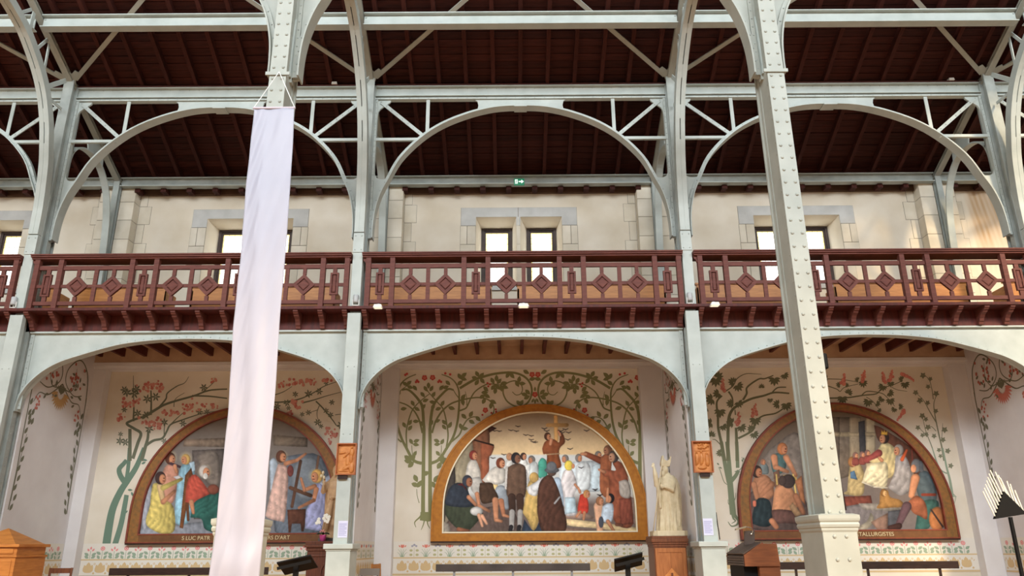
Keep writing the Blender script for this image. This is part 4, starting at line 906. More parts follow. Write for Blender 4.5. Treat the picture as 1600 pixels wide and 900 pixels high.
def mural(xc, zb, cv, name, label, fm, linecol, text=None):
    t = thing(name, label, 'mural', (xc, 16.36, zb), 'framed lunette murals')
    zs = zb+.548; ri, zi, zsi = 1.968, zb+.155, zb+.615
    def frame(mb, r1, z1, s1, r2, z2, s2, y0, y1):
        a = lun_pts(xc, z1, r1, s1); b = lun_pts(xc, z2, r2, s2); n = len(a)
        vs = [(x,y0,z) for x,z in a]+[(x,y0,z) for x,z in b]+[(x,y1,z) for x,z in a]+[(x,y1,z) for x,z in b]
        fs = []
        for i in range(n):
            j = (i+1) % n; fs += [(i,j,n+j,n+i), (i,2*n+i,2*n+j,j), (n+i,n+j,3*n+j,3*n+i)]
        mb.add(vs, fs)
    m = MB(); frame(m, R0, zb, zs, ri, zi, zsi, 16.30, 16.41); m.build('frame', fm, t)
    m = MB(); frame(m, ri+.012, zi-.012, zsi, ri-.014, zi+.014, zsi, 16.29, 16.38); m.build('inner_fillet', linecol, t)
    m = MB(); frame(m, R0+.02, zb-.012, zs, R0-.02, zb+.012, zs, 16.285, 16.41); m.build('outer_edge', linecol if text else fm, t)
    MB().box(xc-R0-.02, xc+R0+.02, 16.30, 16.41, zb-.04, zb-.012).build('shadow_strip', DARKWOOD, t)  # dark strip standing in for the shadow line under the frame
    me = cv.mesh('painted_canvas', lambda X, Z: (np.abs(X-xc) < ri-.004) & (Z > zi+.004) & ((Z < zsi) | (np.hypot(X-xc, Z-zsi) < ri-.004)), 16.36)
    o = bpy.data.objects.new('painted_canvas', me); link(o, t); o.location = -ORG[t.name]; 
    if text:
        MB().box(xc-ri+.02, xc+ri-.02, 16.296, 16.31, zb+.02, zb+.135).build('title_board', mat('brown_title_board', (120,78,40), (100,62,32), rough=.6, scale=8), t)
        for body, al, tx in text:
            cu = bpy.data.curves.new('title_text', 'FONT'); cu.body = body; cu.size = .108; cu.align_x = al; cu.extrude = .002; cu.space_character = 1.0
            tmp = bpy.data.objects.new('title_text', cu); C.objects.link(tmp); bpy.context.view_layer.update()
            me = bpy.data.meshes.new_from_object(tmp.evaluated_get(bpy.context.evaluated_depsgraph_get())); bpy.data.objects.remove(tmp)
            me.materials.append(mat('title_lettering', (206,190,150), rough=.6)); o = bpy.data.objects.new('title_lettering', me); link(o, t)
            o.rotation_euler = (math.pi/2, 0, 0); o.location = Vector((tx, 16.292, zb+.045)) - ORG[t.name]
    return t
SK = (186,130,98)
def mp(ox, oy, k): return lambda *pts: [(ox+x*k, oy+y*k) for x, y in pts]
# ---- preaching by the sea
cv = Canvas(690, 640, 1000, 838, seed=3)
def _bg(X, Y):
    t = np.clip((Y-645)/65,0,1)[...,None]; sky = np.array((142,124,106.))*(1-t)+np.array((226,196,150.))*t
    sea = np.array((206,208,206.)); g = np.clip((Y-709)/3,0,1)[...,None]; im = sky*(1-g)+sea*g
    g2 = np.clip((Y-770)/18,0,1)[...,None]; return im*(1-g2)+np.array((112,98,92.))*g2
cv.bg(_bg)
a = mp(670,630,.2446); b = mp(830,630,.2445)
cv.poly(a((50,840),(50,400),(200,220),(270,240),(275,330),(240,600),(160,840)), (120,112,98)); cv.poly(a((160,480),(170,260),(275,220),(280,420),(230,600),(170,560)), (150,140,118)); cv.poly(a((100,840),(100,430),(160,380),(165,560),(110,700)), (78,72,68))
cv.poly(a((275,215),(380,140),(380,450),(330,520),(300,420)), (124,84,62)); cv.poly(a((330,250),(415,265),(400,330),(380,350),(385,430),(340,500)), (140,82,58)); cv.poly(a((375,135),(435,160),(385,190)), (56,34,28)); cv.limb(*a((290,235),(412,268)), 1.2, 1.2, (50,34,28))
cv.poly(a((160,700),(520,640),(620,840),(60,840)), (96,80,74)); cv.poly(a((55,740),(130,770),(140,830),(55,835)), (150,142,132))
for q in (((400,520),(440,510),(450,620),(400,610)),): cv.poly(a(*q), (230,200,140))
# sunlit sand
cv.poly(b((200,735),(420,760),(700,800),(690,835),(420,800),(230,780)), (216,192,148)); cv.poly(b((190,700),(330,690),(420,740),(230,740)), (160,134,120)); cv.poly(b((200,790),(420,815),(520,838),(190,838)), (120,98,88)); cv.poly(b((640,600),(690,620),(700,790),(630,760)), (120,104,96))
# distant listeners
for x, y, w in ((515,370,24),(605,370,26),(640,400,30)): cv.poly(a((x-w,y),(x,y-15),(x+w,y+10),(x+w,y+110),(x-w,y+100)), (206,206,202)); 
for x, y, h in ((515,342,(176,130,96)),(604,340,(60,44,40)),(655,358,(126,130,134))): cv.head(*a((x,y))[0], 5, h)
cv.poly(b((180,420),(215,385),(330,370),(440,380),(450,480),(430,560),(300,560),(190,520)), (196,206,212)); cv.poly(b((285,400),(330,375),(375,400),(380,530),(340,560),(290,540)), (206,212,214)); cv.poly(b((390,400),(440,390),(450,500),(440,560),(380,540)), (190,206,214))
for x, y in ((218,355),(303,350),(428,332),(4,362)): cv.head(*b((x,y))[0], 5.4, (118,112,108), SK, 1 if x > 250 else -1)
cv.poly(b((45,380),(65,350),(95,365),(105,420),(95,480),(45,470)), (74,150,132)); cv.poly(b((-10,390),(20,370),(45,400),(40,480),(-10,480)), (190,196,196))
# the preacher and his cross
cv.limb(*b((157,88),(160,235)), 3.2, 3.2, (196,152,96)); cv.limb(*b((105,140),(228,140)), 3, 3, (196,152,96))
cv.poly(b((70,290),(85,250),(115,230),(150,232),(178,250),(186,195),(205,200),(216,250),(185,285),(178,330),(190,410),(105,410),(100,330),(78,325)), (126,72,44)); cv.head(*b((104,212))[0], 5.2, (74,48,36), (176,122,88)); cv.limb(*b((122,262),(128,235)), 2.2, 2.6, SK); cv.limb(*b((185,205),(176,178)), 2, 2.4, SK); cv.limb(*b((100,328),(180,322)), .8, .8, (210,180,140))
# left group
cv.poly(a((235,460),(245,400),(268,362),(300,362),(328,430),(328,480),(300,500),(262,490)), (200,194,184)); cv.poly(a((265,480),(330,475),(345,550),(310,590),(270,550)), (172,168,162)); cv.limb(*a((308,580),(322,655)), 3.6, 2.4, SK); cv.limb(*a((322,655),(385,690)), 2.6, 2.2, SK); cv.head(*a((284,332))[0], 6.4, (126,54,48), SK)
cv.limb(*a((460,560),(495,660)), 9, 5, (150,158,166)); cv.poly(a((342,490),(400,420),(450,402),(492,430),(488,500),(440,520),(400,515),(360,505)), (208,202,192)); cv.poly(a((326,510),(400,508),(418,545),(442,612),(345,642),(322,570)), (72,54,42)); cv.limb(*a((425,620),(430,745)), 5, 3.4, SK); cv.limb(*a((430,745),(465,755)), 3, 2.2, SK); cv.limb(*a((462,625),(478,715)), 4.4, 3, (176,118,88)); cv.limb(*a((478,715),(510,725)), 2.6, 2, SK); cv.head(*a((458,382))[0], 7, (104,56,40), SK)
cv.poly(a((105,640),(110,720),(180,800),(240,825),(320,745),(345,695),(280,650),(200,620)), (62,68,54)); cv.poly(a((113,600),(130,545),(180,508),(235,525),(262,590),(292,650),(220,665),(110,650)), (52,58,68)); cv.poly(a((180,520),(230,505),(240,560),(220,530)), (110,46,46)); cv.head(*a((246,498))[0], 8, (58,62,72), (150,100,76)); cv.limb(*a((255,600),(300,650)), 3.4, 2.4, SK); cv.ell(*a((305,690))[0], 10, 7, (190,188,184)); cv.limb(*a((320,715),(342,785)), 3, 2, (214,160,130)); cv.limb(*a((340,720),(370,770)), 3, 2, (214,160,130)); cv.limb(*a((190,805),(255,815)), 3.2, 2, (150,96,72))
cv.limb(*a((505,420),(498,540)), 4, 3.2, (196,192,186)); cv.limb(*a((612,440),(632,520)), 4.4, 3.6, (190,190,190)); cv.poly(a((505,410),(545,388),(590,388),(622,430),(612,600),(505,600),(500,500)), (98,76,62), fold=.1)
for x in (530,582): cv.limb(*a((x,600),(x+4,690)), 6, 5, (66,48,40)); cv.limb(*a((x+2,695),(x-2,800)), 4.4, 3.6, (164,160,156)); cv.limb(*a((x-4,790),(x-10,820)), 3.4, 3, (40,36,38))
cv.head(*a((556,350))[0], 7.4, (44,40,42), (120,84,66))
cv.poly(a((600,700),(625,545),(650,490),(692,482),(725,545),(702,680),(705,740),(670,815),(630,745)), (192,162,100), fold=.1); cv.poly(a((610,740),(670,815),(720,740),(735,840),(605,840)), (52,62,78)); cv.ell(*a((672,476))[0], 7.4, 8.6, (182,150,92)); cv.poly(a((625,540),(680,505),(700,520),(690,590),(640,580)), (206,206,206))
# right foreground
cv.limb(*b((22,540),(80,500)), 6, 7, (204,206,208)); cv.limb(*b((165,500),(205,640)), 6.6, 5, (164,180,196)); cv.poly(b((38,620),(50,520),(85,470),(130,462),(172,545),(200,640),(228,770),(200,828),(80,828),(42,720)), (78,52,42), fold=.12); cv.ell(*b((132,442))[0], 7, 6, (90,70,60)); cv.ell(*b((132,428))[0], 11.5, 4.6, (96,98,102)); cv.ell(*b((130,405))[0], 8, 8, (106,108,112)); cv.limb(*b((150,640),(182,600)), 1.4, 1.4, (190,190,190))
cv.poly(b((190,500),(205,440),(235,420),(265,432),(295,530),(272,600),(292,700),(250,722),(215,705),(207,600)), (212,206,206)); cv.poly(b((215,600),(280,600),(290,700),(215,710)), (184,204,214)); cv.ell(*b((240,398))[0], 6.6, 8, (208,186,84)); cv.ell(*b((268,402))[0], 2.6, 4, SK); cv.limb(*b((280,520),(312,560)), 2, 1.6, SK)
cv.limb(*b((312,570),(300,540)), 2, 1.6, SK); cv.poly(b((312,585),(345,580),(366,640),(358,702),(298,692)), (184,62,48)); cv.head(*b((354,580))[0], 5.4, (186,134,84), SK); cv.limb(*b((312,695),(290,725)), 2.4, 1.8, SK); cv.limb(*b((340,700),(335,740)), 2.6, 2, SK)
cv.limb(*b((450,370),(350,325)), 5.4, 4, (134,74,52)); cv.limb(*b((350,325),(322,325)), 2.6, 2.4, SK); cv.poly(b((445,345),(480,322),(515,350),(505,480),(500,600),(440,560)), (146,88,60), fold=.1); cv.poly(b((500,600),(500,480),(470,470),(440,430),(470,420),(540,430),(520,380),(560,370),(605,420),(622,500),(652,770),(560,785),(510,700)), (142,82,60), fold=.1); cv.poly(b((560,610),(640,600),(655,770),(570,780)), (126,70,56), fold=.1); cv.poly(b((560,500),(610,490),(635,540),(630,605),(570,590)), (164,156,148)); cv.head(*b((490,300))[0], 6.6, (108,74,56), (150,104,80), -1); cv.head(*b((528,340))[0], 8, (70,62,60), (176,134,108), -1); cv.limb(*b((470,440),(435,425)), 2.6, 2, SK); cv.limb(*b((545,775),(580,780)), 2.4, 2, (110,70,56))
cv.limb(*b((430,660),(440,820)), 7.4, 5, (214,168,138)); cv.head(*b((438,625))[0], 6, (150,104,74), SK); cv.poly(b((455,660),(490,640),(525,650),(515,755),(450,750)), (188,202,216)); cv.head(*b((506,608))[0], 6.4, (34,32,36), SK, -1); cv.limb(*b((485,625),(490,545)), 2.4, 1.8, SK); cv.limb(*b((490,755),(530,820)), 3.2, 2, SK); cv.ell(*b((447,760))[0], 4, 9, (74,78,88))
for x, y in ((620,205),(655,210),(655,235),(680,252),(525,175),(560,180),(450,180),(420,178),(570,150),(410,352),(480,330)): 
    q = a((x-16,y-6),(x,y),(x+15,y-4)); cv.limb(q[0], q[1], .5, .7, (60,46,40)); cv.limb(q[1], q[2], .7, .5, (60,46,40))
for x, y in ((200,190),(240,190),(235,235),(250,295),(355,178),(85,165),(100,180),(15,250),(220,170),(190,180),(320,415),(410,555),(440,590)):
    q = b((x-18,y-7),(x,y),(x+16,y-8)); w = 1.3 if y > 500 else .7; cv.limb(q[0], q[1], .5, w, (48,40,42)); cv.limb(q[1], q[2], w, .5, (48,40,42))
mural(.332, 1.397, cv, 'preaching_mural', 'lunette mural of a friar preaching to a crowd, in a plain gold frame', GOLD, mat('cream_fillet', (236,226,196), rough=.6))
# ---- angels and the seated painter
cv = Canvas(208, 644, 530, 840, seed=5)
def _bg(X, Y):
    t = np.clip((Y-650)/180,0,1)[...,None]; return np.array((118,106,96.))*(1-t)+np.array((128,130,136.))*t
cv.bg(_bg); c = mp(195,640,.2445); e = mp(400,640,.2443)
cv.poly(c((80,810),(80,760),(640,700),(640,815)), (132,136,144)); cv.poly(c((380,190),(640,180),(640,240),(370,235)), (124,108,94), smooth=False); cv.poly(c((430,260),(640,250),(640,700),(440,700)), (92,84,80)); cv.poly(c((460,300),(540,260),(600,300),(600,480),(520,460)), (116,106,98))
cv.poly(e((110,160),(330,180),(330,240),(110,230)), (112,100,88), smooth=False); cv.poly(e((180,300),(420,300),(480,600),(420,780),(120,780)), (94,102,112)); cv.ell(*e((330,440))[0], 26, 34, (116,124,132))
for x, y, r in ((290,305,52),(390,310,48),(510,395,50)): cv.glow(*c((x,y))[0], r*.2445, (236,216,160), .75)
cv.poly(c((230,430),(262,360),(310,350),(345,400),(330,520),(300,600),(250,560)), (190,138,118)); cv.head(*c((290,312))[0], 8, (84,52,42), SK); cv.limb(*c((295,345),(385,378)), 2.4, 1.6, (84,62,70)); cv.limb(*c((320,360),(330,400)), 3, 2.2, SK)
cv.poly(c((345,400),(370,350),(410,350),(445,380),(440,470),(420,700),(325,725),(330,520)), (134,172,188), fold=.1); cv.head(*c((390,318))[0], 7, (196,160,96), SK, -1); cv.poly(c((410,340),(445,330),(450,390),(430,400)), (164,186,200)); cv.poly(c((310,430),(345,420),(378,440),(350,460)), (206,204,206))
cv.poly(c((92,560),(120,520),(165,470),(180,540),(150,640),(130,780),(105,700)), (166,170,180)); cv.poly(c((165,560),(180,480),(215,470),(245,500),(250,570),(310,620),(318,770),(240,795),(150,750),(135,700),(160,620)), (196,178,104), fold=.12); cv.limb(*c((225,490),(245,590)), 5, 4, (190,162,120)); cv.limb(*c((245,590),(318,520)), 4, 2.4, SK); cv.limb(*c((245,500),(360,445)), 4.4, 2.4, (190,172,100)); cv.head(*c((228,437))[0], 8.4, (64,48,46), SK)
cv.poly(c((350,755),(385,420),(425,370),(438,430),(400,600),(372,760)), (110,70,44), smooth=False); cv.limb(*c((400,600),(405,705)), 2.4, 2, (96,62,42))
cv.poly(c((385,590),(400,460),(440,415),(480,440),(525,500),(560,530),(500,560),(440,600)), (172,78,64), fold=.1); cv.poly(c((420,690),(440,600),(500,560),(600,530),(660,600),(660,780),(520,770),(490,700)), (46,88,80), fold=.12); cv.head(*c((508,395))[0], 8.6, (176,170,164), SK); cv.ell(*c((515,425))[0], 4, 5, (200,196,190)); cv.limb(*c((425,590),(438,660)), 4, 2.4, SK); cv.ell(*c((565,510))[0], 9, 8, (120,70,56))
for x, y, r in ((165,300,46),(385,425,56)): cv.glow(*e((x,y))[0], r*.2443, (232,210,150), .75)
cv.poly(e((85,330),(120,310),(150,400),(140,560),(120,650),(95,560)), (156,168,180)); cv.poly(e((60,680),(130,380),(160,350),(200,370),(205,480),(185,700),(160,715),(90,700)), (206,172,160), fold=.1); cv.head(*e((160,300))[0], 8, (90,60,48), SK); cv.limb(*e((190,345),(260,325)), 3.6, 2.8, SK); cv.limb(*e((260,325),(318,282)), 2.6, 1.8, SK); cv.ell(*e((220,392))[0], 5, 9, (112,62,58))
cv.limb(*e((285,330),(230,620)), 2.4, 2.4, (98,70,56)); cv.limb(*e((400,300),(385,400)), 2, 2, (110,84,70)); cv.limb(*e((220,500),(350,550)), 3, 3, (104,74,58))
cv.poly(e((200,640),(318,635),(318,700),(305,780),(290,780),(285,730),(230,730),(222,785),(208,785)), (92,60,48), smooth=False)
cv.poly(e((400,480),(470,420),(490,520),(470,640),(440,560)), (160,168,184)); cv.poly(e((315,760),(320,650),(360,560),(375,480),(420,480),(450,560),(475,640),(470,760),(400,775)), (150,154,190), fold=.12); cv.head(*e((390,425))[0], 9, (206,164,96), SK, -1); cv.limb(*e((375,490),(310,515)), 3.6, 2.8, SK); cv.limb(*e((310,515),(288,440)), 2.6, 2, SK); cv.limb(*e((385,510),(370,580)), 4, 3, SK); cv.limb(*e((370,580),(275,628)), 3, 2, SK)
mural(-5.834, 1.397, cv, 'angels_mural', 'lunette mural of angels around a seated red-robed man, half behind the banner', OLDGOLD, REDLINE, [('S LUC PATR', 'LEFT', atY(284,840,16.29).x), ("ERS D'ART", 'RIGHT', atY(453,838,16.29).x)])
# ---- the king and the metalworkers
cv = Canvas(1166, 636, 1490, 836, seed=9)
def _bg(X, Y):
    t = np.clip((Y-650)/190,0,1)[...,None]; return np.array((112,98,84.))*(1-t)+np.array((116,108,108.))*t
cv.bg(_bg); g = mp(1150,640,.2335); h = mp(1280,630,.2444)
for x, w, cc in ((150,60,(104,92,80)),(230,36,(132,118,98)),(330,30,(150,136,112)),(100,30,(96,84,74))): cv.poly(h((x-w,90),(x+w,90),(x+w,460),(x-w,500)), cc, smooth=False); cv.poly(h((x-w*1.3,185),(x+w*1.3,185),(x+w,215),(x-w,215)), (150,134,108), smooth=False)
cv.poly(h((250,120),(290,110),(300,330),(260,330)), (56,54,56), smooth=False); cv.poly(h((350,140),(420,170),(640,330),(640,480),(480,300),(380,240)), (84,54,42))
cv.poly(h((60,600),(330,590),(340,640),(60,690)), (126,70,58)); cv.poly(h((60,680),(330,640),(480,700),(480,820),(60,820)), (118,112,112)); cv.poly(h((180,820),(300,760),(330,700),(350,760),(280,820)), (166,158,140)); cv.poly(h((250,640),(470,640),(520,680),(440,690),(280,680)), (142,136,128), smooth=False); cv.poly(h((440,690),(520,680),(520,820),(440,800)), (76,78,84), smooth=False); cv.poly(h((330,760),(440,700),(440,810),(380,820)), (140,112,98))
cv.poly(h((180,560),(190,440),(210,370),(245,380),(280,420),(290,520),(270,590),(160,580)), (176,156,112), fold=.1); cv.head(*h((212,375))[0], 7, (140,96,60), SK); cv.poly(h((198,440),(225,430),(245,490),(200,480)), (84,112,140)); 
for x, y in ((232,335),(275,330),(308,320)): cv.head(*h((x,y))[0], 4.6, (120,90,84), SK); cv.poly(h((x-20,y+20),(x,y+12),(x+20,y+22),(x+20,y+60),(x-20,y+60)), (120,64,58))
cv.poly(h((300,360),(370,300),(400,260),(440,255),(490,300),(500,420),(440,480),(360,400)), (188,172,128), fold=.12); cv.limb(*h((380,320),(300,365)), 6, 3, (150,74,70)); cv.poly(h((275,500),(310,400),(370,380),(430,380),(440,470),(420,545),(350,530)), (206,196,164), fold=.14); cv.limb(*h((275,505),(350,535)), .9, .9, (236,228,206)); cv.limb(*h((350,535),(435,540)), .9, .9, (236,228,206)); cv.head(*h((416,222))[0], 7.6, (52,38,34), (168,118,88), -1); cv.poly(h((395,200),(400,172),(410,188),(416,168),(424,188),(436,175),(436,205)), (190,146,62), smooth=False); cv.limb(*h((400,365),(385,350)), 3, 2.6, SK)
cv.poly(h((440,540),(480,440),(490,340),(540,330),(580,400),(590,540),(520,590)), (142,138,138), fold=.12); cv.head(*h((508,300))[0], 7.6, (150,140,132), SK, -1); cv.limb(*h((530,360),(560,300)), 3, 1.8, (190,88,52)); cv.limb(*h((590,260),(600,420)), 1.2, 1.2, (110,56,46))
cv.poly(h((385,640),(390,570),(410,550),(440,560),(455,600),(520,620),(540,660),(460,668),(370,672)), (150,112,66)); cv.head(*h((412,572))[0], 5, (130,92,52), (196,160,110)); cv.limb(*h((120,420),(170,680)), 1.4, 1.4, (70,48,42))
cv.poly(h((630,460),(660,430),(720,460),(750,560),(740,640),(660,640),(620,540)), (72,84,90)); cv.poly(h((610,820),(650,640),(750,620),(760,680),(700,800)), (54,88,84), fold=.1); cv.limb(*h((615,480),(590,590)), 7, 4.6, SK); cv.poly(h((560,640),(620,590),(680,640),(690,740),(640,720),(600,700)), (142,86,62), fold=.12); cv.limb(*h((560,660),(510,770)), 7.6, 5, (92,70,76)); cv.limb(*h((510,785),(450,795)), 5, 3.4, (70,46,42)); cv.ell(*h((620,400))[0], 8, 11, (104,104,106)); cv.ell(*h((603,418))[0], 4.4, 6.4, SK); cv.limb(*h((650,380),(655,430)), 3, 3, (84,86,90)); cv.ell(*h((755,740))[0], 13, 19, (150,98,62)); cv.limb(*h((715,680),(790,790)), 1.4, 1.4, (70,54,50)); cv.limb(*h((660,585),(740,585)), 2.2, 2.2, (142,66,52))
cv.poly(g((90,600),(120,420),(200,300),(260,240),(420,160),(450,500),(440,700)), (124,114,106)); cv.poly(g((90,800),(90,560),(240,560),(460,600),(470,815)), (86,72,68))
cv.poly(g((165,430),(160,370),(185,350),(215,380),(215,430)), (110,120,120)); cv.head(*g((180,350))[0], 4.2, (150,110,90), SK)
cv.poly(g((232,340),(250,300),(300,290),(335,305),(330,400),(270,440),(240,400)), (78,104,104)); cv.limb(*g((255,320),(265,385)), 5.4, 4.2, SK); cv.limb(*g((265,385),(345,415)), 4, 2.6, SK); cv.limb(*g((335,320),(400,440)), 4.6, 3, SK); cv.head(*g((310,262))[0], 8, (170,108,70), (176,120,88)); cv.poly(g((250,420),(290,400),(300,520),(260,520)), (112,84,70))
for k in range(12): x = 290+10*k; q = g((x,455-18*math.sin(k/11*math.pi)),(x+6,475)); cv.limb(q[0], q[1], 1, .8, (206,168,90))
cv.limb(*g((270,435),(275,500)), 1.2, 1.2, (214,184,110)); cv.limb(*g((382,435),(400,560)), 1.4, 1.4, (214,184,110))
cv.poly(g((110,490),(130,450),(190,435),(235,470),(255,560),(220,600),(160,600),(130,540)), (166,118,90)); cv.head(*g((140,415))[0], 8, (60,46,42), (166,114,86)); cv.limb(*g((120,500),(140,590)), 4.6, 3.4, (176,124,94)); cv.limb(*g((240,500),(160,580)), 5, 3, (176,124,94)); cv.poly(g((100,760),(130,620),(170,590),(230,620),(240,760),(180,785)), (44,56,60), fold=.12); cv.limb(*g((124,620),(124,640)), 2.8, 2.6, (206,120,96))
cv.poly(g((245,640),(262,530),(300,500),(360,510),(400,570),(420,640),(360,690),(250,690)), (176,126,94), shade=.3); cv.poly(g((240,700),(250,670),(380,680),(420,760),(330,760),(260,760)), (96,70,64)); cv.ell(*g((350,480))[0], 11, 11, (62,52,50)); cv.ell(*g((310,475))[0], 6, 8, (70,58,54)); cv.limb(*g((240,745),(270,785)), 4.6, 4, (176,120,90)); cv.limb(*g((400,580),(450,690)), 5, 3.6, (150,102,76)); cv.poly(g((355,650),(380,620),(440,700),(400,720)), (150,120,90)); cv.poly(g((395,480),(440,440),(465,640),(430,600)), (150,100,70))
mural(6.602, 1.39, cv, 'king_mural', 'lunette mural of a crowned king and metalworkers, half behind the nave column', OLDGOLD, REDLINE, [('METALLURGISTES', 'RIGHT', atY(1397,834,16.29).x)])
# ================================================================ FURNISHINGS
def remesh(o, vox, smooth=3):
    md = o.modifiers.new('remesh', 'REMESH'); md.mode = 'VOXEL'; md.voxel_size = vox; md.use_smooth_shade = True
    ms = o.modifiers.new('smooth', 'SMOOTH'); ms.iterations = smooth; ms.factor = .5
# ---- banner
SATIN = mat('white_satin', (170,170,184), (163,164,180), rough=.4, scale=1.5, sheen=.15, spec=.4)
YB = 7.93
t = thing('banner', 'long white satin banner hanging by cords from the nave column', 'banner', (-2.98, YB, .7))
le = [(397,170),(388,250),(376,385),(362,540),(352,680),(338,800),(325,900),(318,950)]; re = [(460,168),(453,300),(443,420),(433,560),(424,680),(414,800),(405,900),(401,950)]
LE = spline([tuple(atY(*p, YB)) for p in le], 14); RE = spline([tuple(atY(*p, YB)) for p in re], 14)
def onz(P, z):
    for i in range(len(P)-1):
        if P[i].z >= z >= P[i+1].z: f = (P[i].z-z)/(P[i].z-P[i+1].z); return P[i].x+(P[i+1].x-P[i].x)*f
    return P[-1].x
m = MB(); nu, nv = 34, 190; zt = LE[0].z; zb_ = .72
for j in range(nv+1):
    v = j/nv; z = zt+(zb_-zt)*v; xl, xr = onz(LE, z), onz(RE, z)
    for i in range(nu+1):
        u = i/nu; amp = .010+.022*min(v*1.5,1)
        y = YB + .8*amp*math.sin(u*5.5+v*2.2+1.2*math.sin(v*5)) + .22*amp*math.sin(u*13-v*7+2) + .012*math.sin(v*31+u*8)*max(0,v-.72)*3 + .05*math.exp(-((v-.93)/.035)**2)*(math.sin(u*3.1))*-.8
        y += .006*math.sin(v*60+u*22)*(.3+.7*(u < .3))
        m.v.append((xl+(xr-xl)*u + .004*math.sin(v*23), y, z + (.012*math.sin(u*7) if j == nv else 0)))
for j in range(nv):
    for i in range(nu): q = j*(nu+1)+i; m.f.append((q, q+1, q+nu+2, q+nu+1))
o = m.build('cloth', SATIN, t, smooth=True); sd = o.modifiers.new('solid', 'SOLIDIFY'); sd.thickness = .003
m = MB(); m.tube([(LE[0].x-.012, YB, zt+.01), (RE[0].x+.012, YB, zt+.01)], .014, 8); m.build('rod', mat('lilac_rod', (206,196,206), rough=.5), t)
hk = Vector((-3.075, 8.17, 6.87)); m = MB()
for x in (LE[0].x, RE[0].x): m.tube([hk, (x, YB, zt+.02)], .006, 6)
m.build('cord', WHITE, t)
# ---- statues
def robe(mb, c, prof, nf, amp, sx=1.0, sy=.8, n=44, seed=0, lean=(0,0)):
    vs = []; fs = []; m = len(prof); z0 = prof[0][1]
    for r, z in prof:
        for k in range(n):
            a = 2*math.pi*k/n; f = 1+amp*math.sin(nf*a+seed+3*z)*max(0, 1-(z-z0)/1.1)+amp*.6*math.sin(2.3*nf*a+z*5)*max(0, 1-(z-z0)/.9)
            vs.append((c[0]+r*f*math.cos(a)*sx+lean[0]*(z-z0), c[1]+r*f*math.sin(a)*sy+lean[1]*(z-z0), z))
    fs.append(tuple(range(n-1,-1,-1))); fs.append(tuple(range((m-1)*n, m*n)))
    for i in range(m-1):
        for k in range(n): fs.append((i*n+k, i*n+(k+1)%n, (i+1)*n+(k+1)%n, (i+1)*n+k))
    mb.add(vs, fs)
def hand(mb, p, d, r=.011, ln=.085):     # palm and five fingers growing from p along d
    p = Vector(p); d = Vector(d).normalized(); s = d.cross(Vector((0,1,0))).normalized()
    mb.tube([p, p+d*ln*.45], [r*2.1, r*2.3], 8)
    for k in range(4): q = p+d*ln*.4+s*(k-1.5)*r*1.3; mb.tube([q, q+d*ln*(.5-.06*abs(k-1.2)), q+d*ln*(.78-.1*abs(k-1.2))+Vector((0,-.01,0))], [r*.75, r*.7, r*.5], 6)
    q = p+d*ln*.12+s*r*2; mb.tube([q, q+(d+s*.8)*ln*.28, q+(d+s*.4)*ln*.5], [r*.8, r*.75, r*.55], 6)
bx, by = 2.76, 15.3
t = thing('bishop_statue', 'ivory stone statue of a mitred bishop raising one hand, on a wooden pedestal', 'statue', (bx, by, 1.445))
m = MB(); m.prism([(bx-.34,by-.16),(bx-.26,by-.24),(bx+.24,by-.24),(bx+.32,by-.14),(bx+.32,by+.2),(bx-.34,by+.2)], 1.445, 1.54, 'xy'); m.build('plinth', IVORY, t, bevel=.008)
m = MB()
robe(m, (bx-.0, by), [(.235,1.53),(.232,1.6),(.215,1.75),(.205,1.95),(.205,2.15),(.205,2.3),(.185,2.42),(.15,2.52),(.085,2.58),(.06,2.62)], 9, .10, 1.0, .82, lean=(.02,0))
robe(m, (bx+.06, by+.02), [(.19,1.62),(.215,1.8),(.22,2.0),(.225,2.2),(.21,2.38),(.17,2.50),(.10,2.57)], 7, .09, .95, .9, seed=1.4)   # cope
m.ball((bx-.005, by-.02, 2.675), .078, 14, 10, (.85,1,1.22)); m.tube([(bx, by, 2.55), (bx, by-.01, 2.66)], .055, 10)
m.ball((bx-.05, by-.075, 2.675), .018, 8, 6); m.tube([(bx-.045, by-.055, 2.64), (bx-.06, by-.075, 2.57), (bx-.055, by-.07, 2.50)], [.045,.04,.012], 8)   # nose and beard
m.tube([(bx-.13, by-.05, 2.46), (bx-.20, by-.12, 2.38), (bx-.225, by-.16, 2.58), (bx-.24, by-.17, 2.70)], [.062,.058,.045,.026], 10); hand(m, (bx-.242, by-.172, 2.70), (-.22,0,1))
m.tube([(bx+.13, by-.08, 2.44), (bx+.06, by-.20, 2.28), (bx-.06, by-.22, 2.34)], [.065,.058,.03], 10); hand(m, (bx-.07, by-.22, 2.345), (-1,0,.25))
m.tube([(bx-.19, by-.14, 2.46), (bx-.17, by-.14, 2.2), (bx-.16, by-.13, 1.95)], [.03,.05,.02], 8)
o = m.build('figure', IVORY, t, smooth=True); remesh(o, .008, 1)
m = MB(); m.prism([(bx-.075,2.735),(bx-.085,2.80),(bx-.06,2.89),(bx-.035,2.96),(bx-.01,2.87),(bx+.04,2.84),(bx+.09,2.87),(bx+.13,2.95),(bx+.115,2.84),(bx+.085,2.735)], by-.075, by+.065); o = m.build('mitre', IVORY, t); remesh(o, .008, 2)
MB().tube([atY(1021,832,by-.2), atY(1028,775,by-.22), atY(1033,735,by-.2), atY(1037,712,by-.16)], .011, 8).build('crozier', IVORY, t, smooth=True)
BST = t; BST.scale = (.947,)*3; BST.location = (2.60, 14.5, 1.433)
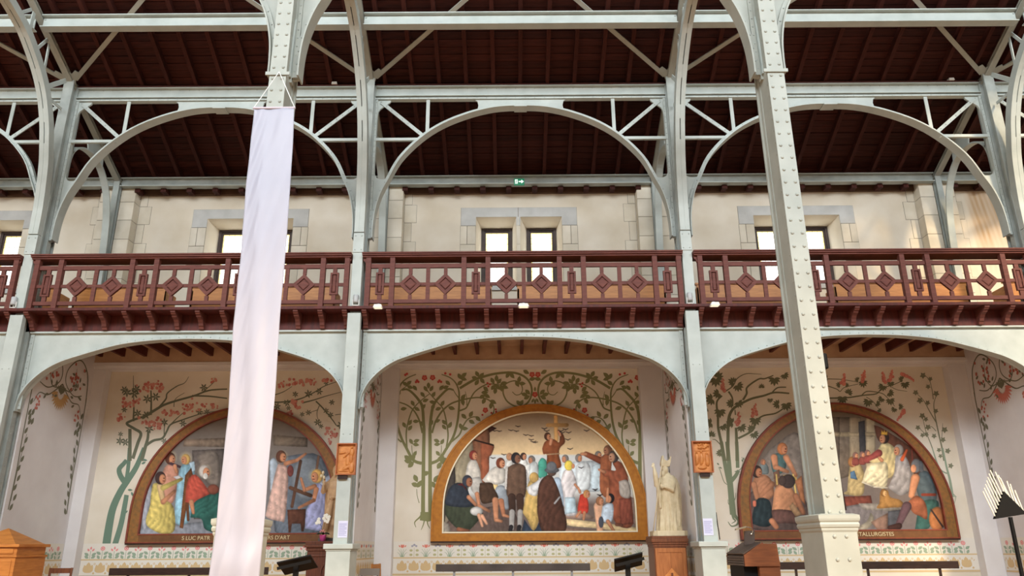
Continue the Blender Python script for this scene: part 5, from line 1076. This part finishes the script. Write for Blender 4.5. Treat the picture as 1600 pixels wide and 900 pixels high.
# pedestal cabinet of the bishop
t = thing('statue_pedestal', 'reddish oak pedestal cabinet with carved cross lozenge under the bishop statue', 'pedestal', (2.74, 15.3, 0))
x0, x1, y0, y1 = 2.40, 3.0, 14.98, 15.62
MB().box(x0, x1, y0, y1, 0, 1.26).build('body', OAK, t, bevel=.004)
m = MB(); m.box(x0-.01, x1+.01, y0-.01, y1, 1.26, 1.30); m.box(x0-.025, x1+.025, y0-.025, y1, 1.30, 1.34); m.box(x0-.04, x1+.04, y0-.04, y1, 1.34, 1.40); m.box(x0-.03, x1+.03, y0-.03, y1, 1.40, 1.443); m.build('cornice', OAK, t, bevel=.005)
LOAK = mat('light_oak_panel', (176,112,64), (150,90,48), rough=.45, scale=5, stretch=(8,8,1))
m = MB(); m.box(x0+.02, x0+.09, y0-.02, y0, .1, 1.24); m.box(x1-.09, x1-.02, y0-.02, y0, .1, 1.24); m.box(x0+.09, x1-.09, y0-.02, y0, 1.17, 1.24); m.box(x0+.09, x1-.09, y0-.02, y0, .1, .2); dr = m.build('door', LOAK, t)
for a_, b_ in ((x0+.09, 2.697), (2.703, x1-.09)):
    for za, zb2 in ((.2, .757), (.763, 1.17)): MB().box(a_, b_, y0-.008, y0, za, zb2).build('door_panel', LOAK, dr)
m = MB(); cz = .76; m.prism([(2.7,cz-.15),(2.85,cz),(2.7,cz+.15),(2.55,cz)], y0-.03, y0-.008); lz = m.build('lozenge', CARVED, dr, bevel=.004)
m = MB(); m.box(2.68,2.72,y0-.036,y0-.03,cz-.07,cz+.07); m.box(2.63,2.77,y0-.036,y0-.03,cz-.02,cz+.02); m.build('cross', OAK, dr)
t.scale = (.947, .947, .993); t.location = (2.575, 14.5, 0)
# ---- robed wooden statue and its pedestal
JW = mat('carved_brown_wood', (204,170,130), (168,132,96), rough=.5, scale=8)
jx, jy = -3.65, 15.35
t = thing('robed_statue', 'brown wooden robed statue holding a lily, standing behind the orchid', 'statue', (jx, jy, 1.395))
MB().box(jx-.22, jx+.22, jy-.2, jy+.2, 1.395, 1.45).build('plinth', mat('grey_plinth', (96,94,90), rough=.7), t, bevel=.006)
m = MB(); robe(m, (jx, jy), [(.20,1.445),(.19,1.55),(.17,1.8),(.175,2.1),(.18,2.35),(.16,2.5),(.08,2.58),(.055,2.62)], 8, .12, 1, .8)
m.ball((jx, jy-.02, 2.70), .085, 14, 10, (.85,1,1.2)); m.ball((jx-.02, jy-.1, 2.69), .018, 8, 6); m.tube([(jx, jy, 2.56), (jx, jy, 2.68)], .05, 10); m.tube([(jx-.01, jy-.07, 2.66), (jx-.01, jy-.09, 2.56)], [.045,.015], 8)
m.tube([(jx-.13, jy-.04, 2.46), (jx-.2, jy-.14, 2.30), (jx-.17, jy-.22, 2.44)], [.06,.055,.03], 10); hand(m, (jx-.17, jy-.22, 2.44), (-.1,0,1))
m.tube([(jx+.13, jy-.04, 2.46), (jx+.17, jy-.14, 2.22), (jx+.04, jy-.2, 2.18)], [.06,.055,.03], 10); hand(m, (jx+.03, jy-.2, 2.18), (-1,0,0))
m.tube([(jx-.02, jy-.14, 2.2), (jx-.06, jy-.17, 1.9), (jx-.1, jy-.16, 1.5)], [.05,.07,.03], 8)
o = m.build('figure', JW, t, smooth=True); remesh(o, .008, 1)
m = MB(); m.tube([(jx-.17, jy-.235, 2.3), (jx-.20, jy-.25, 2.62)], .008, 6); 
for dx, dz in ((0,.34),(-.03,.28),(.025,.25)): m.ball((jx-.20+dx, jy-.25, 2.3+dz), .026, 8, 6, (1,1,1.4))
m.build('lily_stem', IVORY, t, smooth=True)
t = thing('oak_pedestal', 'dark red-brown oak pedestal with arched panel under the robed statue', 'pedestal', (-3.62, 15.3, 0))
x0, x1, y0, y1 = -3.99, -3.29, 14.9, 15.7
DOAK = mat('dark_red_oak', (104,56,36), (74,38,26), rough=.4, scale=5, stretch=(8,8,1))
MB().box(x0, x1, y0, y1, 0, 1.22).build('body', DOAK, t, bevel=.004)
m = MB(); m.box(x0-.015, x1+.015, y0-.015, y1, 1.12, 1.15); m.box(x0-.02, x1+.02, y0-.02, y1, 1.22, 1.28); m.box(x0-.05, x1+.05, y0-.05, y1, 1.28, 1.33); m.box(x0-.035, x1+.035, y0-.035, y1, 1.33, 1.39); m.build('cornice', DOAK, t, bevel=.006)
m = MB(); aw = .20
for q in range(12):
    a0, a1 = math.pi*q/12, math.pi*(q+1)/12; m.bar((-3.52-aw*math.cos(a0), y0-.012, .85+aw*math.sin(a0)), (-3.52-aw*math.cos(a1), y0-.012, .85+aw*math.sin(a1)), .03, .03, (0,1,0))
m.box(-3.735,-3.705,y0-.026,y0,.2,.85); m.box(-3.335,-3.305,y0-.026,y0,.2,.85); m.build('arched_panel', DOAK, t)
# ---- orchid
ox, oy, oz = -3.74, 14.98, 1.392
t = thing('orchid_pot', 'white orchid with glossy leaves in a pink pot on the oak pedestal', 'potted plant', (ox, oy, oz))
m = MB(); m.lathe([(.048,0),(.062,.09),(.066,.095),(.066,.11),(.058,.11),(.05,.09)], (ox,oy,oz), 20); m.build('pot', mat('pink_pot', (212,90,160), rough=.4), t, smooth=True)
LEAFM = mat('orchid_leaf', (52,66,48), (34,46,34), rough=.35, scale=8); m = MB()
for k in range(7):
    a = k*.9; pts = [(ox,oy,oz+.11),(ox+.06*math.cos(a),oy+.06*math.sin(a),oz+.155),(ox+.13*math.cos(a),oy+.13*math.sin(a),oz+.12)]; P = spline(pts, 4)
    for i in range(len(P)-1): w0 = .028*math.sin(math.pi*(i+.3)/(len(P)))+.004; m.bar(P[i], P[i+1], w0*2, .004)
m.build('leaves', LEAFM, t)
PET = mat('orchid_petal', (240,238,226), rough=.5)
for path, fl in (([(0,0,.1),(-.03,-.02,.25),(-.10,-.03,.36)], ((-.10,.36),(-.125,.32),(-.075,.33),(-.09,.39))), ([(0,0,.1),(.01,-.02,.3),(.06,-.03,.42)], ((.06,.42),(.09,.38),(.03,.36),(.05,.46),(.10,.43),(.0,.40),(.075,.34),(.02,.45)))):
    MB().tube([(ox+a, oy+b, oz+c_) for a, b, c_ in path], .004, 6).build('flower_stem', LEAFM, t)
    for a, b in fl:
        m = MB(); cx_, cy_, cz_ = ox+a, oy-.04, oz+b
        for k in range(5):
            g_ = k*1.257+.3; m.ball((cx_+.017*math.cos(g_), cy_, cz_+.017*math.sin(g_)), .016, 7, 5, (1,.35,1))
        m.ball((cx_, cy_-.006, cz_), .007, 6, 4); m.build('blossom', PET, t, smooth=True)
m = MB()
for k in range(9): m.ball((ox+rng.uniform(-.05,.06), oy-.05+rng.uniform(-.03,.03), oz+rng.uniform(.14,.2)), .013, 6, 5)
m.build('pink_buds', mat('pink_petal', (226,150,150), rough=.5), t)
# ---- carved plaques on the gallery columns
def relief(seed, kind):
    n, k = 46, 72; r = np.random.default_rng(seed); U, V = np.meshgrid(np.linspace(-1,1,n), np.linspace(-1,1,k)); H = np.zeros(U.shape)
    def bump(u, v, a, b, h, rot=0):
        c_, s_ = math.cos(rot), math.sin(rot); du, dv = (U-u)*c_+(V-v)*s_, -(U-u)*s_+(V-v)*c_
        q = (du/a)**2+(dv/b)**2; np.maximum(H, h*np.sqrt(np.clip(1-q,0,1)), out=H)
    if kind == 0:
        bump(.55,.45,.25,.28,.022); bump(.55,.78,.12,.09,.026); bump(.5,.05,.2,.35,.018); bump(-.5,.42,.4,.07,.02,.1); bump(.0,.3,.45,.08,.024,.5); bump(.1,-.15,.18,.5,.012); bump(.15,-.35,.2,.1,.024); bump(.0,-.6,.5,.14,.024,.3); bump(.6,-.6,.3,.35,.02); bump(-.3,-.78,.6,.07,.014)
    else:
        for i in range(14): bump(r.uniform(-.7,.7), r.uniform(.6,.85), .16, .08, .022, r.uniform(-.6,.6))
        for x, h in ((-.6,.28),(-.1,.32),(.5,.22)):
            bump(x, h, .12, .10, .028); bump(x, -.1, .22, .42, .022); bump(x+.12, -.05, .08, .25, .028, .4); bump(x-.1, -.3, .1, .3, .026, -.2)
        bump(0,.42,.85,.04,.016); bump(-.1,-.72,.5,.14,.022); bump(.55,-.35,.2,.3,.024)
    H += r.normal(0,.0008,H.shape); return n, k, H
PLB = ['carved limewood relief plaque on the column beside the honey wood cabinet', 'carved limewood relief plaque with a lone fallen figure, above the orchid', 'carved limewood relief plaque crowded with figures, beside the ivory bishop']
for i, (cx, lb) in enumerate(zip(COLX[:3], PLB)):
    z0, z1, x0, x1 = 2.45, 2.985, cx-.06-.17, cx-.06+.17
    if i == 2: x0, x1 = cx-.21, cx+.13
    if i == 1: x0, x1 = cx-.14, cx+.20
    t = thing('relief_plaque', lb, 'plaque', ((x0+x1)/2, 13.45, z0), 'carved plaques on the columns')
    n, k, H = relief(i+3, 0 if i == 1 else 1); m = MB(); fw = .018
    for b in range(k):
        for a in range(n): m.v.append((x0+fw+(x1-x0-2*fw)*a/(n-1), 13.482-H[b,a]*1.5, z0+fw+(z1-z0-2*fw)*b/(k-1)))
    m.f = [(b*n+a, b*n+a+1, (b+1)*n+a+1, (b+1)*n+a) for b in range(k-1) for a in range(n-1)]
    m.build('carved_relief', CARVED, t, smooth=True)
    MB().box(x0, x1, 13.484, 13.498, z0, z1).build('back_board', CARVED, t)
    m = MB(); m.box(x0, x0+fw, 13.425, 13.484, z0, z1); m.box(x1-fw, x1, 13.425, 13.484, z0, z1); m.box(x0+fw, x1-fw, 13.425, 13.484, z1-fw, z1); m.box(x0+fw, x1-fw, 13.425, 13.484, z0, z0+fw); m.build('frame', mat('plaque_frame', (160,92,52), rough=.5), t)
    MB().box(cx-.10, cx+.06, 13.45, 13.498, z0-.07, z0).build('bracket', DARKWOOD, t)
# ---- paper notices
PAPER = mat('white_paper', (214,216,240), rough=.8); INK = mat('printed_lines', (150,154,196), rough=.8)
for cx, lb in ((COLX[1], 'white paper notice taped to the column below the fallen-figure plaque'), (COLX[2], 'white paper notice taped to the column below the crowded plaque')):
    x0, x1 = (cx-.045, cx+.115) if cx < 0 else (cx-.115, cx+.045)
    t = thing('paper_notice', lb, 'notice', ((x0+x1)/2, 13.497, 1.43), 'paper notices'); MB().box(x0, x1, 13.494, 13.497, 1.43, 1.70).build('sheet', PAPER, t)
    m = MB()
    for k in range(13): m.box(x0+.015, x1-.015-(.03 if k % 4 == 3 else 0), 13.492, 13.494, 1.655-k*.016, 1.661-k*.016)
    m.build('text_lines', INK, t)
# ---- black music stands
for (pa, pb, lb) in (((434,889),(487,877),'black tilted lectern stand before the dark red-brown oak pedestal'), ((962,884),(1006,873),'black tilted lectern stand before the preaching mural')):
    A_, B_ = atY(*pa, 11.0), atY(*pb, 11.0); mid = (A_+B_)/2
    t = thing('lectern_stand', lb, 'stand', (mid.x, 11.05, 0), 'black lectern stands')
    MB().bar(A_+Vector((0,.14,0)), B_+Vector((0,.14,0)), .36, .022, (0,.5,1)).build('desk', BLACK, t, bevel=.004)
    MB().bar(A_+Vector((0,-.03,.006)), B_+Vector((0,-.03,.006)), .02, .04).build('ledge', BLACK, t)
    MB().box(mid.x+.09, mid.x+.13, 11.1, 11.14, mid.z+.02, mid.z+.065).build('clip', BLACK, t)
    MB().box(mid.x-.045, mid.x+.02, 11.1, 11.16, .03, mid.z-.01).build('pole', BLACK, t)
    MB().lathe([(.2,0),(.2,.02),(.05,.035)], (mid.x, 11.13, 0), 20).build('base', BLACK, t)
# ---- ambo
t = thing('ambo', 'brown wooden ambo with sloping desk, panel and gooseneck lamp beside the sunlit nave column', 'lectern', (2.7, 9.85, 0))
AW = mat('ambo_wood', (132,78,46), (106,60,36), rough=.45, scale=5, stretch=(1,8,8)); AD = mat('ambo_desk', (88,74,66), (70,58,52), rough=.5, scale=6)
pr = [(2.49,1.03),(2.90,1.03),(2.885,1.275),(2.69,1.282),(2.49,1.155)]
MB().prism(pr, 9.5, 9.53).build('side_panel', AW, t); MB().prism(pr, 10.25, 10.28).build('side_panel', AW, t)
MB().prism([(2.505,1.04),(2.89,1.04),(2.88,1.265),(2.69,1.272),(2.50,1.15)], 9.53, 10.25).build('desk_body', AD, t)
m = MB()
for k in range(4): m.box(2.478, 2.50, 9.53, 10.25, 1.035+k*.028, 1.057+k*.028)
m.build('front_mouldings', AD, t)
MB().bar((2.485,9.89,1.165),(2.70,9.89,1.295), .74, .012, (0,0,1)).build('desk_top', AD, t)
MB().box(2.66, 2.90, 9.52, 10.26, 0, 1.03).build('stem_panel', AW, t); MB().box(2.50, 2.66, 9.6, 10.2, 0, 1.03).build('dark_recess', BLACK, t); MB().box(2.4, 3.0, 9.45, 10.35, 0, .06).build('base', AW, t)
MB().prism([(2.575,1.27),(2.70,1.28),(2.715,1.435),(2.59,1.425)], 9.74, 9.76).build('panel', AD, t)
m = MB(); m.tube([(2.665,9.73,1.385),(2.685,9.72,1.42),(2.675,9.71,1.455),(2.63,9.70,1.47),(2.585,9.70,1.475)], .005, 6); m.ball((2.665,9.725,1.39), .013, 8, 6); m.build('gooseneck', mat('chrome', (196,190,176), rough=.25, metal=.8), t)
MB().prism([(2.60,1.482),(2.59,1.462),(2.47,1.435),(2.475,1.452)], 9.67, 9.73).build('lamp_head', mat('lamp_brass', (150,138,112), rough=.4), t)
# ---- candle stand
t = thing('candle_stand', 'black triangular candle stand with a row of tall white candles', 'candle stand', (5.69, 9.55, 0))
tri = [(p.x, p.z) for p in (atY(1553.5,811,9.5), atY(1567.5,768,9.5), atY(1603,803,9.5))]
MB().prism(tri, 9.48, 9.53).build('triangle', BLACK, t)
MB().tube([(5.69,9.51,.03),(5.69,9.51,1.56)], .024, 10).build('pole', BLACK, t); MB().lathe([(.2,0),(.2,.025),(.03,.06)], (5.69,9.51,0), 20).build('base', BLACK, t)
WAX = mat('candle_wax', (240,234,214), rough=.5)
a_, b_, c_ = [Vector((x, 9.505, z)) for x, z in tri]
for k in range(7): p = a_.lerp(b_, (k+.8)/7.6); MB().tube([p, p+Vector((-.085,.0,.285))], .0072, 7).build('candle', WAX, t)
for k, dx in enumerate((-.06,-.05,-.075,-.02,-.03,-.06,-.05)): p = b_.lerp(c_, (k+.5)/7.2); MB().tube([p, p+Vector((dx,.02*(k % 2),.25))], .0072, 7).build('candle', WAX, t)
# ---- honey wood cabinet
t = thing('honey_cabinet', 'honey wood cabinet with panelled sides and a low pyramid roof', 'cabinet', (-8.25, 12.9, 0))
x0, x1, y0, y1 = -8.75, -7.86, 12.5, 13.3
bd = MB().box(x0, x1, y0, y1, 0, 1.16).build('body', HONEY, t, bevel=.004)
m = MB(); m.box(x0-.02, x1+.02, y0-.02, y1+.02, 1.16, 1.19); m.build('waist_moulding', HONEY, t, bevel=.006)
MB().box(x0+.02, x1-.01, y0+.02, y1-.02, 1.19, 1.31).build('frieze', HONEY, t); MB().box(x0-.03, x1+.035, y0-.03, y1+.03, 1.31, 1.355).build('cornice', HONEY, t, bevel=.006)
m = MB(); xc_, yc_ = (x0+x1)/2, (y0+y1)/2; m.add([(x0,y0,1.355),(x1-.04,y0,1.355),(x1-.04,y1,1.355),(x0,y1,1.355),(xc_,yc_,1.60)], [(0,1,2,3),(0,1,4),(1,2,4),(2,3,4),(3,0,4)]); m.build('pyramid_roof', HONEY, t)
for xa, xb in ((x0+.05, -8.33), (-8.28, x1-.05)):
    for za, zb2 in ((.1,.55),(.6,1.12)): MB().box(xa, xb, y0-.012, y0, za, zb2).build('panel', HONEY, bd, bevel=.008)
MB().box(-8.2, x1-.06, y0+.005, y0+.02, 1.21, 1.29).build('panel', HONEY, t, bevel=.006)
# ---- benches
def bench(pa, pb, y, zt_, m1, m2, lb):
    x0, x1 = atY(pa, 885, y).x, atY(pb, 885, y).x
    t = thing('bench', lb, 'bench', ((x0+x1)/2, y+.2, 0), 'benches along the chapel walls')
    MB().box(x0, x1, y-.02, y+.02, zt_-.135, zt_).build('backrest', m1, t, bevel=.008)
    MB().box(x0, x1, y-.38, y-.02, .42, .46).build('seat', m1, t, bevel=.006)
    MB().box(x0, x1, y-.01, y+.01, .56, .64).build('lower_rail', m1, t)
    for x in (x0+.35, (x0+x1)/2 if x1-x0 < 2.2 else x0+(x1-x0)*.5, x1-.35):
        MB().box(x-.022, x+.022, y+.02, y+.05, 0, zt_-.06).build('rear_leg', m2, t); MB().box(x-.022, x+.022, y-.36, y-.32, 0, .42).build('front_leg', m2, t)
GM = mat('grey_metal', (150,152,154), rough=.4, metal=.3)
bench(681, 922, 15.6, .965, mat('worn_dark_bench', (88,80,76), (56,50,50), rough=.3, scale=2, spec=.6), GM, 'long dark glossy bench below the preaching mural')
bench(172, 420, 15.5, .935, DARKWOOD, DARKWOOD, 'dark brown bench below the angels mural, half behind the banner')
bench(1215, 1498, 15.5, .965, DARKWOOD, DARKWOOD, 'dark brown bench below the king mural')
t = thing('side_bench', 'short grey bench against the chapel side wall behind the column with the paper notice', 'bench', (-2.75, 15.0, 0))
MB().box(-2.93, -2.58, 14.5, 14.54, .80, .92).build('backrest', mat('grey_bench', (118,112,108), rough=.5), t); MB().box(-2.93, -2.60, 14.2, 14.55, .42, .46).build('seat', GM, t)
for x in (-2.91, -2.63): MB().box(x, x+.03, 14.51, 14.55, 0, .8).build('leg', DARKWOOD, t); MB().box(x, x+.03, 14.22, 14.26, 0, .42).build('leg', DARKWOOD, t)
# ---- chairs
def chair(x, y, rz, m1, lb, h=.9):
    t = thing('chapel_chair', lb, 'chair', (x, y, 0), 'chapel chairs'); t.rotation_euler = (0,0,rz)
    def P(mb, nm): 
        me = mb.mesh(nm); me.materials.append(m1); link(bpy.data.objects.new(nm, me), t)
    P(MB().box(-.2,.2,-.2,.2,.43,.46), 'seat')
    for sx in (-1, 1):
        P(MB().bar((sx*.18,.18,0),(sx*.19,.24,h),.035,.03,(0,1,0)), 'rear_post'); P(MB().box(sx*.18-.017,sx*.18+.017,-.19,-.155,0,.43), 'front_leg')
    P(MB().bar((-.185,.235,h-.05),(.185,.235,h-.05),.025,.09,(0,0,1)), 'top_rail'); P(MB().bar((-.185,.215,h-.26),(.185,.215,h-.26),.02,.05,(0,0,1)), 'back_slat'); P(MB().box(-.18,.18,-.18,-.16,.2,.23), 'stretcher')
chair(-2.55, 15.25, 1.35, HONEY, 'light wooden chair beside the rose tree painting at the pilaster', .985)
chair(-8.62, 15.0, .1, OAK, 'brown chair standing clear of the cabinet before the side wall', .95)
chair(-8.98, 14.3, -.05, OAK, 'brown chair partly behind the honey wood cabinet', .95)
# ---- small fittings
GRN = mat('exit_green', (16,104,72), rough=.4, emit=((20,130,90), .5))
t = thing('exit_sign', 'small green exit sign with white arrow on the eaves beam', 'sign', (-.02, 15.93, 9.14))
MB().box(-.14,.10,15.93,15.97,9.14,9.30).build('sign_box', GRN, t)
WG = mat('sign_white', (240,246,240), rough=.4, emit=((240,255,245), .9)); m = MB(); m.box(-.115,-.055,15.925,15.93,9.17,9.275); m.build('door_symbol', WG, t)
m = MB(); m.box(-.03,.035,15.925,15.93,9.21,9.235); m.prism([(.03,9.175),(.085,9.222),(.03,9.27)],15.925,15.93); m.build('arrow', WG, t)
m = MB(); m.ball((-.08,15.924,9.255), .010, 8, 6); m.bar((-.08,15.924,9.245),(-.09,15.924,9.21),.016,.004,(0,1,0)); m.bar((-.09,15.924,9.21),(-.072,15.924,9.175),.01,.004,(0,1,0)); m.bar((-.09,15.924,9.21),(-.11,15.924,9.18),.01,.004,(0,1,0)); m.build('running_figure', GRN, t)
LED = mat('lamp_glass', (250,246,224), rough=.3, emit=((255,246,214), .8))
for px, py, lb in ((818,477,'small white floodlight on the gallery edge above the preaching mural'), (591,479,'small pale floodlight on the gallery edge beside the column with the fallen-figure plaque'), (1116,475,'small pale floodlight on the gallery edge beside the column with the crowded plaque')):
    p = atY(px, py, 13.38); w = .10 if px == 818 else .085
    t = thing('floodlight', lb, 'floodlight', (p.x, 13.4, 5.43), 'floodlights on the gallery edge')
    m = MB(); m.prism([(p.x-w,5.405),(p.x+w,5.405),(p.x+w*.75,5.46),(p.x-w*.75,5.46)], 13.30, 13.42); m.build('housing', WHITE, t)
    MB().box(p.x-w*.8, p.x+w*.8, 13.31, 13.41, 5.398, 5.405).build('lens', LED, t); MB().box(p.x-.02, p.x+.02, 13.40, 13.45, 5.44, 5.50).build('bracket', GM, t)
for px, cn in ((20, CN[0]), (555.5, CN[1]), (1079, CN[2])):
    p = atY(px, 478, 13.46)
    t = thing('spotlight', 'white cylindrical spotlight on the gallery edge at the column ' + cn, 'spotlight', (p.x, 13.47, 5.47), 'spotlights at the columns')
    MB().lathe([(.045,.07),(.05,.08),(.05,.21),(.04,.22)], (p.x, 13.46, 5.47), 18).build('lamp_body', mat('light_grey_plastic', (178,182,184), rough=.4), t, smooth=True)
    m = MB(); m.box(p.x-.062,p.x-.052,13.45,13.47,5.49,5.60); m.box(p.x+.052,p.x+.062,13.45,13.47,5.49,5.60); m.box(p.x-.062,p.x+.062,13.45,13.47,5.485,5.495); m.build('yoke', WHITE, t)
    MB().lathe([(.05,0),(.05,.012),(.02,.02)], (p.x, 13.46, 5.47), 16).build('foot', WHITE, t)
for px, py, lb in ((523,134,'little white lamp box on the beam beside the banner'), (1485,126,'little white lamp box on the beam above the crowned king')):
    p = atY(px, py, 13.8); o = MB().prism([(p.x-.06,10.406),(p.x+.06,10.406),(p.x+.05,10.46),(p.x-.05,10.46)], 13.74, 13.84).build('beam_lamp', WHITE, None, org=(p.x,13.79,10.406), bevel=.008); tag(o, lb, 'lamp')
p = atY(1284, 566, 8.5)
t = thing('loudspeaker', 'small black loudspeaker fixed behind the sunlit nave column', 'loudspeaker', (p.x, 8.5, p.z-.1)); MB().box(3.10+.075, p.x+.045, 8.42, 8.6, p.z-.09, p.z+.09).build('cabinet', BLACK, t, bevel=.02)
MB().box(3.10+.07, 3.10+.09, 8.48, 8.54, p.z-.03, p.z+.03).build('bracket', GM, t)
cab = [atY(x, y, 13.53) for x, y in ((1110,838),(1113,846),(1116,858))]
o = MB().tube([(3.235,13.56,1.80),(3.238,13.54,1.6),(3.245,13.53,1.5),(3.25,13.53,1.36)], .008, 6).build('cable', BLACK, None, org=(3.24,13.55,1.36)); tag(o, 'black cable running down the column with the crowded plaque', 'cable')
